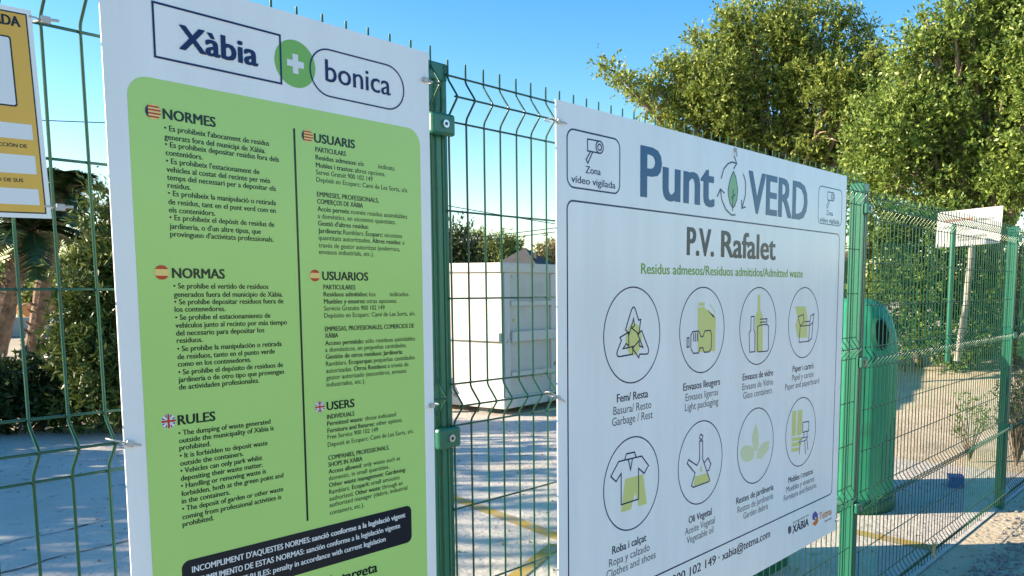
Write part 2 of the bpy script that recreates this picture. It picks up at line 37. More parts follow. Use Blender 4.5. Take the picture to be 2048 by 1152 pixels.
# ------------------------------------------------------------------ materials
MATS = {}
def mat(name, col, rough=0.6, spec=0.4, var=None, scale=6.0, coat=0.0, metal=0.0, bump=0.0, bscale=60.0, island=None, transl=0.0, stretch=None, ramp=(0.35, 0.65), spots=None):
    """Principled material; var = second colour mixed in by noise, island = per-leaf colour spread"""
    m = bpy.data.materials.new(name); m.use_nodes = True
    t = m.node_tree; b = t.nodes['Principled BSDF']
    b.inputs['Base Color'].default_value = (*col, 1); b.inputs['Roughness'].default_value = rough
    b.inputs['Specular IOR Level'].default_value = spec; b.inputs['Metallic'].default_value = metal
    b.inputs['Coat Weight'].default_value = coat; b.inputs['Coat Roughness'].default_value = 0.15
    tc = t.nodes.new('ShaderNodeTexCoord'); src = tc.outputs['Object']
    if stretch:
        mp = t.nodes.new('ShaderNodeMapping'); mp.inputs['Scale'].default_value = stretch
        t.links.new(src, mp.inputs[0]); src = mp.outputs[0]
    colsock = None
    if var:
        n = t.nodes.new('ShaderNodeTexNoise'); n.inputs['Scale'].default_value = scale; n.inputs['Detail'].default_value = 8; n.inputs['Roughness'].default_value = 0.65
        t.links.new(src, n.inputs['Vector'])
        rp = t.nodes.new('ShaderNodeMapRange'); rp.inputs[1].default_value = ramp[0]; rp.inputs[2].default_value = ramp[1]
        t.links.new(n.outputs[0], rp.inputs[0])
        mx = t.nodes.new('ShaderNodeMix'); mx.data_type = 'RGBA'
        mx.inputs[6].default_value = (*col, 1); mx.inputs[7].default_value = (*var, 1)
        t.links.new(rp.outputs[0], mx.inputs[0]); colsock = mx.outputs[2]
    if island:
        g = t.nodes.new('ShaderNodeNewGeometry'); mx = t.nodes.new('ShaderNodeMix'); mx.data_type = 'RGBA'
        mx.inputs[7].default_value = (*island, 1)
        if colsock: t.links.new(colsock, mx.inputs[6])
        else: mx.inputs[6].default_value = (*col, 1)
        t.links.new(g.outputs['Random Per Island'], mx.inputs[0]); colsock = mx.outputs[2]
    for (sc_, lo, hi, dark) in (spots or []):                        # stains and specks
        n3 = t.nodes.new('ShaderNodeTexNoise'); n3.inputs['Scale'].default_value = sc_; n3.inputs['Detail'].default_value = 5; t.links.new(tc.outputs['Object'], n3.inputs['Vector'])
        r3 = t.nodes.new('ShaderNodeMapRange'); r3.inputs[1].default_value = lo; r3.inputs[2].default_value = hi; t.links.new(n3.outputs[0], r3.inputs[0])
        m3 = t.nodes.new('ShaderNodeMix'); m3.data_type = 'RGBA'; m3.inputs[7].default_value = (*dark, 1)
        if colsock: t.links.new(colsock, m3.inputs[6])
        else: m3.inputs[6].default_value = (*col, 1)
        t.links.new(r3.outputs[0], m3.inputs[0]); colsock = m3.outputs[2]
    if colsock: t.links.new(colsock, b.inputs['Base Color'])
    if bump:
        n2 = t.nodes.new('ShaderNodeTexNoise'); n2.inputs['Scale'].default_value = bscale; n2.inputs['Detail'].default_value = 6
        t.links.new(src, n2.inputs['Vector'])
        bp = t.nodes.new('ShaderNodeBump'); bp.inputs['Strength'].default_value = bump; bp.inputs['Distance'].default_value = 0.02
        t.links.new(n2.outputs[0], bp.inputs['Height']); t.links.new(bp.outputs[0], b.inputs['Normal'])
    if transl:
        tr = t.nodes.new('ShaderNodeBsdfTranslucent'); ms = t.nodes.new('ShaderNodeMixShader'); ms.inputs[0].default_value = transl
        if colsock: t.links.new(colsock, tr.inputs[0])
        else: tr.inputs[0].default_value = (*col, 1)
        o = t.nodes['Material Output']
        t.links.new(b.outputs[0], ms.inputs[1]); t.links.new(tr.outputs[0], ms.inputs[2]); t.links.new(ms.outputs[0], o.inputs[0])
    MATS[name] = m
    return m

GL = dict(rough=0.20, spec=0.24)
mat('sign_white', (0.84, 0.845, 0.86), var=(0.775, 0.78, 0.785), scale=1.6, stretch=(7, 1, .7), bump=0.012, bscale=2.5, **GL)
mat('print_green', (0.42, 0.655, 0.19), var=(0.445, 0.68, 0.20), scale=2.0, bump=0.012, bscale=2.5, **GL)
mat('print_logo_green', (0.20, 0.45, 0.10), **GL)
mat('print_dark', (0.010, 0.028, 0.020), **GL)
mat('print_black', (0.012, 0.015, 0.022), **GL)
mat('print_navy', (0.006, 0.016, 0.090), **GL)
mat('print_blue', (0.018, 0.085, 0.20), **GL)
mat('print_slate', (0.018, 0.026, 0.058), **GL)
mat('print_grey', (0.09, 0.095, 0.115), **GL)
mat('print_lime', (0.62, 0.64, 0.23), **GL)
mat('print_pale_lime', (0.66, 0.69, 0.44), **GL)
mat('print_leaf_green', (0.20, 0.42, 0.19), **GL)
mat('print_text_green', (0.13, 0.33, 0.035), **GL)
mat('print_red', (0.50, 0.05, 0.02), **GL)
mat('print_cream', (0.80, 0.58, 0.20), **GL)
mat('print_yellow', (0.76, 0.44, 0.075), var=(0.71, 0.41, 0.07), scale=6, **GL)
mat('print_orange', (0.62, 0.19, 0.03), **GL)
mat('print_purple', (0.12, 0.10, 0.35), **GL)
mat('print_white', (0.72, 0.74, 0.76), **GL)
mat('fence_green', (0.0038, 0.074, 0.040), rough=0.25, spec=0.5, var=(0.008, 0.070, 0.040), scale=20, spots=[(70.0, .67, .74, (.10, .06, .03))])
mat('post_green', (0.013, 0.138, 0.080), rough=0.32, spec=0.5, var=(0.020, 0.125, 0.076), scale=9, bump=0.03, bscale=40, spots=[(11.0, .62, .78, (.05, .13, .085)), (60.0, .70, .75, (.14, .09, .05))])
mat('steel', (0.55, 0.55, 0.55), rough=0.3, metal=0.9)
mat('bolt_dark', (0.03, 0.04, 0.04), rough=0.5)
mat('nylon', (0.46, 0.45, 0.43), rough=0.4)
mat('concrete', (0.53, 0.475, 0.41), rough=0.85, spec=0.2, var=(0.61, 0.55, 0.48), scale=1.1, bump=0.6, bscale=22, spots=[(0.8, .54, .72, (.48, .42, .35)), (7.0, .60, .72, (.33, .29, .25)), (38.0, .64, .72, (.20, .18, .16))])
mat('sand', (0.50, 0.40, 0.27), rough=0.95, spec=0.1, var=(0.62, 0.51, 0.36), scale=2.0, bump=0.6, bscale=25, spots=[(1.3, .56, .72, (.40, .33, .23)), (26.0, .62, .72, (.24, .20, .15))])
mat('joint', (0.07, 0.065, 0.06), rough=0.95)
mat('worn_yellow', (0.42, 0.28, 0.04), rough=0.8, var=(0.34, 0.31, 0.26), scale=9, ramp=(0.42, 0.68))
mat('pebble', (0.40, 0.35, 0.28), rough=0.9, var=(0.16, 0.14, 0.12), scale=14, island=(0.30, 0.27, 0.24))
mat('container_white', (0.53, 0.50, 0.45), rough=0.55, var=(0.34, 0.17, 0.07), scale=2.2, stretch=(6, 6, 0.55), ramp=(0.66, 0.80), bump=0.15, bscale=3, spots=[(1.6, .58, .74, (.44, .41, .36)), (12.0, .66, .74, (.25, .16, .10))])
mat('container_rim', (0.57, 0.54, 0.49), rough=0.55, var=(0.36, 0.27, 0.18), scale=3.0, ramp=(0.68, 0.85), spots=[(9.0, .64, .72, (.26, .15, .08))])
mat('bin_green', (0.018, 0.235, 0.120), rough=0.42, spec=0.4, var=(0.03, 0.26, 0.14), scale=4, bump=0.05, bscale=12, spots=[(3.0, .58, .75, (.03, .12, .07)), (20.0, .66, .74, (.05, .22, .14))])
mat('bin_dark', (0.008, 0.085, 0.045), rough=0.5, var=(0.012, 0.11, 0.06), scale=5)
mat('hole_black', (0.004, 0.004, 0.004), rough=0.9)
mat('rubber_grey', (0.20, 0.21, 0.20), rough=0.7)
mat('blue_plastic', (0.02, 0.16, 0.42), rough=0.4)
mat('bark', (0.20, 0.145, 0.095), rough=0.9, var=(0.09, 0.07, 0.05), scale=9, bump=0.8, bscale=14)
mat('bark_pale', (0.33, 0.25, 0.17), rough=0.9, var=(0.20, 0.15, 0.10), scale=7, bump=0.5, bscale=14)
mat('palm_bark', (0.26, 0.17, 0.11), rough=0.95, var=(0.10, 0.07, 0.05), scale=7, bump=0.9, bscale=12)
LF = dict(rough=0.42, spec=0.35)
mat('leaf_olive', (0.10, 0.165, 0.028), island=(0.36, 0.40, 0.09), transl=0.28, **LF)
mat('leaf_green', (0.085, 0.165, 0.028), island=(0.32, 0.39, 0.085), transl=0.28, **LF)
mat('leaf_shrub', (0.075, 0.155, 0.028), island=(0.20, 0.27, 0.06), transl=0.38, **LF)
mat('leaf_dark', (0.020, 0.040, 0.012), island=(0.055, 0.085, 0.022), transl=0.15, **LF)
mat('leaf_cypress', (0.045, 0.078, 0.016), island=(0.14, 0.17, 0.035), transl=0.2, **LF)
mat('leaf_palm', (0.030, 0.060, 0.018), island=(0.07, 0.11, 0.035), transl=0.15, rough=0.4, spec=0.4)
mat('leaf_dry', (0.24, 0.22, 0.09), island=(0.38, 0.32, 0.16), transl=0.2, **LF)
mat('leaf_far', (0.15, 0.20, 0.05), island=(0.30, 0.33, 0.10), transl=0.45, **LF)
mat('straw', (0.55, 0.42, 0.20), rough=0.8)
mat('wood_weathered', (0.42, 0.39, 0.34), rough=0.8, var=(0.30, 0.27, 0.23), scale=8)
mat('board_white', (0.74, 0.72, 0.68), rough=0.5, var=(0.62, 0.58, 0.52), scale=4)
mat('faded_red', (0.55, 0.22, 0.15), rough=0.6)
mat('faded_grey', (0.36, 0.355, 0.345), rough=0.6)
mat('roof_tile', (0.070, 0.068, 0.070), rough=0.8, var=(0.05, 0.048, 0.05), scale=3, bump=0.4, bscale=10)
mat('house_wall', (0.62, 0.58, 0.50), rough=0.8)
mat('cable_black', (0.03, 0.035, 0.045), rough=0.7)
mat('rock_orange', (0.50, 0.24, 0.09), rough=0.9, var=(0.36, 0.20, 0.10), scale=2.5, bump=0.8, bscale=4)
mat('kerb_stone', (0.36, 0.35, 0.34), rough=0.9, var=(0.28, 0.27, 0.26), scale=2)
mat('plank_yellow', (0.62, 0.46, 0.10), rough=0.6)

# ------------------------------------------------------------------ object helpers
def link(name, me, m=None, parent=None):
    o = bpy.data.objects.new(name, me); COL.objects.link(o)
    if m is not None and me is not None:
        for k in (m if isinstance(m, (list, tuple)) else [m]): me.materials.append(MATS[k])
    if parent is not None: o.parent = parent
    return o
def tag(o, label, cat, group=None, kind=None):
    o['label'] = label; o['category'] = cat
    if group: o['group'] = group
    if kind: o['kind'] = kind
    return o
def empty(name, loc, label, cat, group=None, rz=0.0):
    o = bpy.data.objects.new(name, None); COL.objects.link(o); o.location = loc; o.rotation_euler = (0, 0, rz); o.empty_display_size = 0.1
    return tag(o, label, cat, group)
def structure(name, me, m, kind='structure'):
    o = link(name, me, m); o['kind'] = kind; return o
class MB:
    """collects shapes into one mesh"""
    def __init__(s): s.v = []; s.f = []; s.mi = []; s.sm = []
    def add(s, vs, fs, mi=0, smooth=False):
        n = len(s.v); s.v += [tuple(v) for v in vs]
        for f in fs: s.f.append(tuple(i + n for i in f)); s.mi.append(mi); s.sm.append(smooth)
        return s
    def box(s, a, b, mi=0):
        x0, y0, z0 = a; x1, y1, z1 = b
        return s.add([(x0,y0,z0),(x1,y0,z0),(x1,y1,z0),(x0,y1,z0),(x0,y0,z1),(x1,y0,z1),(x1,y1,z1),(x0,y1,z1)],
              [(3,2,1,0),(4,5,6,7),(0,1,5,4),(1,2,6,5),(2,3,7,6),(3,0,4,7)], mi)
    def tube(s, pts, rad, n=6, mi=0, cap=True, smooth=True):
        pts = [Vector(p) for p in pts]; k = len(pts)
        rads = rad if isinstance(rad, (list, tuple)) else [rad] * k
        vs = []; up = None
        for i, p in enumerate(pts):
            d = (pts[min(i+1, k-1)] - pts[max(i-1, 0)]).normalized()
            if up is None: up = Vector((0, 0, 1)) if abs(d.z) < .9 else Vector((1, 0, 0))
            a = d.cross(up).normalized(); b = a.cross(d).normalized(); up = b
            for j in range(n):
                t = 2 * math.pi * j / n; vs.append(p + a * (math.cos(t) * rads[i]) + b * (math.sin(t) * rads[i]))
        fs = [(i*n+j, i*n+(j+1) % n, (i+1)*n+(j+1) % n, (i+1)*n+j) for i in range(k-1) for j in range(n)]
        fs = [f[::-1] for f in fs]
        s.add(vs, fs, mi, smooth)
        if cap: s.add(vs[:n], [tuple(range(n))], mi); s.add(vs[-n:], [tuple(reversed(range(n)))], mi)
        return s
    def prism(s, poly, z0, z1, mi=0, smooth=False):
        n = len(poly)
        s.add([(x, y, z0) for x, y in poly] + [(x, y, z1) for x, y in poly],
              [(i, (i+1) % n, n+(i+1) % n, n+i) for i in range(n)], mi, smooth)
        s.add([(x, y, z0) for x, y in poly], [tuple(reversed(range(n)))], mi); s.add([(x, y, z1) for x, y in poly], [tuple(range(n))], mi)
        return s
    def lathe(s, prof, n=32, mi=0, fx=1.0, fy=1.0, smooth=True, rib=0.0, ribn=24):
        vs = []
        for r, z in prof:
            for j in range(n):
                t = 2*math.pi*j/n; rr = r * (1 + rib * (1 if (j * ribn // n) % 2 else 0) * (1 if r > 0.1 else 0))
                vs.append((rr*math.cos(t)*fx, rr*math.sin(t)*fy, z))
        fs = [(i*n+j, i*n+(j+1) % n, (i+1)*n+(j+1) % n, (i+1)*n+j) for i in range(len(prof)-1) for j in range(n)]
        return s.add(vs, fs, mi, smooth)
    def mesh(s, name):
        me = bpy.data.meshes.new(name); me.from_pydata(s.v, [], s.f); me.polygons.foreach_set('material_index', s.mi); me.polygons.foreach_set('use_smooth', s.sm); me.update(); return me
    def build(s, name, m, parent=None, bevel=0.0):
        o = link(name, s.mesh(name), m, parent)
        if bevel:
            b = o.modifiers.new('bevel', 'BEVEL'); b.width = bevel; b.segments = 2; b.limit_method = 'ANGLE'
        return o
def circle(cx, cz, rx, rz=None, n=48): 
    rz = rz or rx
    return [(cx + rx*math.cos(2*math.pi*i/n), cz + rz*math.sin(2*math.pi*i/n)) for i in range(n)]
def rrect(x0, z0, x1, z1, r, n=8):
    out = []
    for cx, cz, a0 in ((x1-r, z1-r, 0), (x0+r, z1-r, 90), (x0+r, z0+r, 180), (x1-r, z0+r, 270)):
        for i in range(n+1):
            a = math.radians(a0 + 90*i/n); out.append((cx + r*math.cos(a), cz + r*math.sin(a)))
    return out
# printed shapes live in a sign's own plane: x along the board, z up, facing -Y
def fill(mb, poly, y, mi=0):
    a = sum(poly[i][0]*poly[(i+1) % len(poly)][1] - poly[(i+1) % len(poly)][0]*poly[i][1] for i in range(len(poly)))
    if a < 0: poly = poly[::-1]
    bm = bmesh.new(); vs = [bm.verts.new((p[0], y, p[1])) for p in poly]; f = bm.faces.new(vs); f.normal_update()
    res = bmesh.ops.triangulate(bm, faces=[f]); bm.verts.index_update()
    mb.add([v.co[:] for v in bm.verts], [tuple(v.index for v in q.verts) for q in bm.faces], mi); bm.free()
def stroke(mb, pts, wd, y, closed=False, mi=0):
    P = [Vector((p[0], p[1])) for p in pts]; n = len(P); h = wd/2; L = []; R = []
    for i in range(n):
        a = P[i-1] if (i > 0 or closed) else None; b = P[(i+1) % n] if (i < n-1 or closed) else None
        d1 = (P[i]-a).normalized() if a is not None else (b-P[i]).normalized()
        d2 = (b-P[i]).normalized() if b is not None else d1
        t = (d1+d2); t = t.normalized() if t.length > 1e-6 else d1
        nn = Vector((-t.y, t.x)); c = max(0.35, nn.dot(Vector((-d1.y, d1.x))))
        o = nn*(h/c); L.append(P[i]+o); R.append(P[i]-o)
    vs = [(p.x, y, p.y) for p in L] + [(p.x, y, p.y) for p in R]
    m = n if closed else n-1
    mb.add(vs, [(n+i, n+(i+1) % n, (i+1) % n, i) for i in range(m)], mi)

# ------------------------------------------------------------------ lettering
_fc = bpy.data.curves.new('lettering', 'FONT'); _fc.resolution_u = 3; _fo = bpy.data.objects.new('lettering_source', _fc)
# stroke weight: copies of the outline shifted by a fraction of an em, each a hair in front of the last
OFF = {'x': [(-.030+.015*(k % 5), -.010 if k < 5 else .010) for k in range(10)], 'b': [(-.032+.016*(k % 5), -.008 if k < 5 else .010) for k in range(10)], 'm': [(-.024, 0), (0, -.006), (0, .006), (.024, 0)], 'l': [(-.010, 0), (.010, 0)], 't': [(-.004, 0), (.004, 0)]}
THIN = {'x': 0, 'b': 0, 'm': 0, 'l': 0, 't': 0}
def glyphs(body, wt):
    _fc.body = body; _fc.offset = THIN[wt]; _fc.size = 1.0
    me = _fo.to_mesh()
    n = len(me.vertices); co = np.zeros(n*3); me.vertices.foreach_get('co', co); co = co.reshape(-1, 3)
    fs = [tuple(p.vertices) for p in me.polygons]
    _fo.to_mesh_clear()
    return co[:, :2].copy(), fs
COL.objects.link(_fo)
CAPH = glyphs('H', 'l')[0][:, 1].max()
def letter(mb, body, wt, x0, x1, z, cap, y, mi=0):
    co, fs = glyphs(body, wt)
    if len(co) == 0: return
    a, b = co[:, 0].min(), co[:, 0].max(); sz = cap/CAPH; w = OFF[wt]; e = max(q[0] for q in w)*sz
    sx = (x1-x0-2*e)/(b-a)
    for k, (dx, dz) in enumerate(w):
        mb.add([(x0+e+dx*sz+(c[0]-a)*sx, y-.00003*k, z+(c[1]+dz)*sz) for c in co], fs, mi)

# ------------------------------------------------------------------ foliage
def leaf_mesh(name, clusters, dens, ll, lw, seed, sprig=0.30, per=11, up=0.45, shell=0.55, ragged=0.36, clump=0):
    """many small leaf quads on short twigs spread through overlapping ellipsoids"""
    rng = np.random.default_rng(seed); V = []
    for x, y, z, r in clusters:
        ns = max(4, int(dens*r*r))
        ctr = np.array([[x, y, z]]*ns); rr = np.full(ns, r)
        if clump:                                                   # leaves gather in smaller clumps with gaps between them
            cd = rng.normal(size=(clump, 3)); cd /= np.linalg.norm(cd, axis=1)[:, None]; k = rng.integers(0, clump, ns)
            cr = r*(.22+.20*rng.random(clump)); ctr = ctr + (cd*(r*(.50+.55*rng.random(clump)))[:, None])[k]; rr = cr[k]
        d = rng.normal(size=(ns, 3)); d /= np.linalg.norm(d, axis=1)[:, None]
        rad = rr * (shell + (1-shell)*rng.random(ns)**0.6) * (0.80 + ragged*rng.random(ns))
        c = ctr + d*rad[:, None]
        dr = d + np.array([0, 0, up]) + rng.normal(size=(ns, 3))*0.55; dr /= np.linalg.norm(dr, axis=1)[:, None]
        t = rng.random((ns, per)); lng = sprig*(0.5+rng.random(ns))
        base = c[:, None, :] + dr[:, None, :]*(t*lng[:, None])[:, :, None]
        base = base.reshape(-1, 3); n = len(base)
        ld = np.repeat(dr, per, axis=0)*0.7 + rng.normal(size=(n, 3))*0.75; ld /= np.linalg.norm(ld, axis=1)[:, None]
        nn = rng.normal(size=(n, 3)) + np.array([0, 0, 0.6]); sd_ = np.cross(ld, nn); sd_ /= np.linalg.norm(sd_, axis=1)[:, None]
        s = (0.65 + 0.7*rng.random(n))[:, None]
        q = np.stack([base, base+ld*ll*s*0.5+sd_*lw*s*0.5, base+ld*ll*s, base+ld*ll*s*0.5-sd_*lw*s*0.5], 1)
        V.append(q.reshape(-1, 3))
    V = np.concatenate(V); nf = len(V)//4
    me = bpy.data.meshes.new(name); me.vertices.add(len(V)); me.vertices.foreach_set('co', V.astype(np.float32).ravel())
    me.loops.add(nf*4); me.loops.foreach_set('vertex_index', np.arange(nf*4, dtype=np.int32))
    me.polygons.add(nf); me.polygons.foreach_set('loop_start', np.arange(0, nf*4, 4, dtype=np.int32))
    me.update(calc_edges=True); me.validate(); return me
def limbs(base, clusters, rb, seed, frac=0.75, thick=1.0):
    """tapered trunk with limbs that reach into the clusters"""
    rng = random.Random(seed); mb = MB(); b = Vector(base)
    cz = sum(c[2] for c in clusters)/len(clusters); cx = sum(c[0] for c in clusters)/len(clusters); cy = sum(c[1] for c in clusters)/len(clusters)
    fork = Vector((b.x*0.6+cx*0.4, b.y*0.6+cy*0.4, b.z+(cz-b.z)*0.42))
    mid = b.lerp(fork, 0.5)+Vector((rng.uniform(-.1, .1), rng.uniform(-.1, .1), 0))
    mb.tube([b, mid, fork], [rb*1.25, rb, rb*0.8], 9)
    for c in clusters:
        if rng.random() > frac: continue
        e = Vector(c[:3])+Vector((rng.uniform(-.3, .3), rng.uniform(-.3, .3), rng.uniform(0, .4)))*c[3]
        a = fork.lerp(b, rng.uniform(0, .35)); m1 = a.lerp(e, 0.4)+Vector((rng.uniform(-.3, .3), rng.uniform(-.3, .3), rng.uniform(0, .5)))*c[3]; m2 = a.lerp(e, 0.75)+Vector((rng.uniform(-.2, .2), rng.uniform(-.2, .2), rng.uniform(0, .3)))*c[3]
        r0 = rb*thick*rng.uniform(.28, .5); mb.tube([a, m1, m2, e], [r0, r0*.7, r0*.42, r0*.12], 6)
        for k in range(3):
            e2 = m2+Vector((rng.uniform(-1, 1), rng.uniform(-1, 1), rng.uniform(-.2, 1.1)))*c[3]*.9
            mb.tube([m2, m2.lerp(e2, .5)+Vector((0, 0, .06)), e2], [r0*.35, r0*.22, r0*.06], 5)
    return mb
def tree(name, base, clusters, leafmat, label, cat, group=None, dens=560, ll=0.12, lw=0.05, rb=0.16, seed=1, frac=.75, per=11, sprig=.3, up=.45, shell=.55, ragged=.36, bark='bark', thick=1.0, clump=0):
    o = empty(name, base, label, cat, group)
    loc = [(c[0]-base[0], c[1]-base[1], c[2]-base[2], c[3]) for c in clusters]
    link('crown', leaf_mesh('crown', loc, dens, ll, lw, seed, sprig=sprig, per=per, up=up, shell=shell, ragged=ragged, clump=clump), leafmat, o)
    limbs((0, 0, 0), loc, rb, seed, frac, thick).build('trunk', bark, o)
    return o

# ------------------------------------------------------------------ ground
def grid_sheet(name, x0, y0, x1, y1, z, nx, ny, bump=0.0, seed=0):
    rng = np.random.default_rng(seed); mb = MB()
    vs = [(x0+(x1-x0)*i/nx, y0+(y1-y0)*j/ny, z+(rng.normal()*bump if 0 < i < nx and 0 < j < ny else 0)) for j in range(ny+1) for i in range(nx+1)]
    mb.add(vs, [(j*(nx+1)+i, j*(nx+1)+i+1, (j+1)*(nx+1)+i+1, (j+1)*(nx+1)+i) for j in range(ny) for i in range(nx)], 0, bump > 0)
    return mb.mesh(name)
structure('ground', grid_sheet('ground', -600, -600, 600, 600, -0.008, 4, 4), 'sand')
mat('asphalt', (0.26, 0.26, 0.265), rough=0.9, spec=0.2, var=(0.33, 0.33, 0.335), scale=3, bump=0.5, bscale=60)
structure('reflection_road', grid_sheet('reflection_road', -200, -13, 200, -3.2, -0.002, 4, 2), 'asphalt')  # unseen asphalt strip, added as grey ground for the glossy boards to reflect
structure('yard', grid_sheet('yard', -14, 0.03, 7.0, 9.9, 0.0, 4, 4), 'concrete')
mb = MB(); nx, ny = 26, 20; rb_ = np.random.default_rng(4)
vs = [(9.0+14*i/nx, -16+34*j/ny, -.012+.44*max(0, min(1, (i/nx*14-.6)/6.2))**1.3+(rb_.normal()*.018 if i > 1 else 0)) for j in range(ny+1) for i in range(nx+1)]
mb.add(vs, [(j*(nx+1)+i, j*(nx+1)+i+1, (j+1)*(nx+1)+i+1, (j+1)*(nx+1)+i) for j in range(ny) for i in range(nx)], 0, True); structure('sand_bank', mb.mesh('sand_bank'), 'sand')
def strip(mb, pts, wd, z):
    for a, b in zip(pts[:-1], pts[1:]):
        a = Vector(a); b = Vector(b); d = (b-a).normalized(); n = Vector((-d.y, d.x))*(wd/2)
        mb.add([(a.x-n.x, a.y-n.y, z), (b.x-n.x, b.y-n.y, z), (b.x+n.x, b.y+n.y, z), (a.x+n.x, a.y+n.y, z)], [(0, 1, 2, 3)])
mb = MB(); strip(mb, [(3.30, 3.72), (2.93, 2.16)], 0.11, 0.004); structure('painted_line', mb.mesh('painted_line'), 'worn_yellow')
mb = MB(); strip(mb, [(2.10, 1.86), (2.80, 2.12)], 0.10, 0.006); structure('painted_line', mb.mesh('painted_line'), 'worn_yellow')
mb = MB(); strip(mb, [(4.26, 0.70), (4.20, 0.10)], 0.12, 0.004); structure('painted_line', mb.mesh('painted_line'), 'worn_yellow')
rj = random.Random(5)
for (a, b) in (((-3.0, 4.75), (2.6, 5.15)), ((-1.0, 4.15), (2.4, 4.62))):
    mb = MB(); n = 40; pts = [(a[0]+(b[0]-a[0])*i/n, a[1]+(b[1]-a[1])*i/n+rj.uniform(-.025, .025)) for i in range(n+1)]
    for i in range(n):
        if rj.random() < .8: strip(mb, pts[i:i+2], rj.uniform(.006, .022), 0.004)
    structure('yard_crack', mb.mesh('yard_crack'), 'joint')

# ------------------------------------------------------------------ wire mesh fence
HW = [(0.101, 0), (0.05, 1), (0.0, 0), (-0.2, 0), (-0.4, 0), (-0.6, 0), (-0.6485, 1), (-0.6985, 0), (-0.9, 0), (-1.1, 0), (-1.3, 0), (-1.35, 1), (-1.4, 0), (-1.6, 0), (-1.8, 0), (-1.85, 1), (-1.9, 0)]
WR = 0.0025; FD = 0.031
def wire_profile():
    p = [(0, 0.133)]
    for zt, zc, zb in ((0.101, 0.05, 0.0), (-0.6, -0.6485, -0.6985), (-1.3, -1.35, -1.4), (-1.8, -1.85, -1.9)):
        p += [(0, zt-0.006), (-0.003, zt-0.013), (-FD+0.004, zc+0.006), (-FD, zc), (-FD+0.004, zc-0.006), (-0.003, zb+0.013), (0, zb+0.004)]
    return p + [(0, -1.93)]
WP = wire_profile()
fence = empty('mesh_fence', (0, 0, 0), 'green welded wire mesh fence on green posts, carrying the large signs in front', 'fence')
def panel(loc_m, k0, k1, label=None):
    pn = bpy.data.objects.new('panel', None); COL.objects.link(pn); pn.parent = fence; pn.matrix_local = loc_m; pn.empty_display_size = .1
    rg = random.Random(k1+3)
    mb = MB()
    for k in range(k0, k1+1):
        dx = rg.uniform(-.0012, .0012)
        mb.tube([(0.055*k+dx, y, z) for y, z in WP], WR, 6)
    mb.build('vertical_wires', 'fence_green', pn)
    mb = MB()
    for z, c in HW: mb.tube([(0.055*k0-.004, (-FD if c else 0)+2*WR-.0004, z), (0.055*k1+.004, (-FD if c else 0)+2*WR-.0004, z)], WR, 6)
    mb.build('horizontal_wires', 'fence_green', pn)
    return pn
def rmat(a, b, c, loc):
    Rz = Matrix.Rotation(a, 4, 'Z'); Rx = Matrix.Rotation(b, 4, 'X'); Ry = Matrix.Rotation(c, 4, 'Y')
    return Matrix.Translation(loc) @ Rz @ Rx @ Ry
panel(rmat(0.0084, 0.0, -0.0005, (-0.8690, 0, 0.0217+G)), -30, 15)
panel(Matrix.Translation((0, 0, G)), 0, 45)
panel(Matrix.Translation((2.60, 0, G-0.055)), 0, 52)
panel(Matrix.Translation((5.62, 0.0, G-0.06)), 0, 43)
panel(Matrix.Translation((8.10, 0.0, G-0.06)), 0, 43)
def post(x, y0, top, label=None):
    p = bpy.data.objects.new('post', None); COL.objects.link(p); p.parent = fence; p.location = (x, y0, 0); p.empty_display_size = .1
    W, D = .060, .065
    # channelled section: two grooves on each broad face
    sec = [(0, 0), (.016, 0), (.019, .005), (.027, .005), (.030, 0), (.041, 0), (.044, .005), (.046, .005), (.049, 0), (W, 0),
           (W, .018), (W-.004, .021), (W-.004, .044), (W, .047), (W, D), (.036, D), (.033, D-.004), (.027, D-.004), (.024, D), (0, D), (0, .047), (.004, .044), (.004, .021), (0, .018)]
    MB().prism(sec, 0, top).build('post_body', 'post_green', p)
    MB().box((-.002, -.002, top-.035), (W+.002, D+.002, top+.004)).build('post_cap', 'post_green', p, bevel=.003)
    for z in (G-.012, G-.722, G-1.42):
        c = MB().box((-.003, -.024, z-.024), (W+.005, -.006, z+.024)).build('clamp', 'post_green', p, bevel=.006)
        b = MB(); b.tube([(.033, -.024, z), (.033, -.029, z)], .0088, 14); b.build('bolt', 'steel', c)
        b = MB(); b.tube([(.033, -.029, z), (.033, -.0298, z)], .004, 8); b.build('bolt_socket', 'bolt_dark', c)
    return p
post(-0.058, .008, G+.121); post(2.520, .006, G+.10); post(5.555, .006, G+.07); post(8.05, .006, G+.07)

# ------------------------------------------------------------------ sign boards
YF = -0.045; Y1 = -0.0453; Y2 = -0.0456; Y3 = -0.0459
S1M = rmat(0.0084, 0.0035, 0.0045, (-0.8696, 0, 0.0237+G))
def sign_root(name, M, label, cat):
    o = bpy.data.objects.new(name, None); COL.objects.link(o); o.matrix_world = M; o.empty_display_size = .1; return tag(o, label, cat)
def board(root, x0, z0, x1, z1, m='sign_white'):
    return MB().box((x0, YF, z0), (x1, YF+.003, z1)).build('board', m, root)

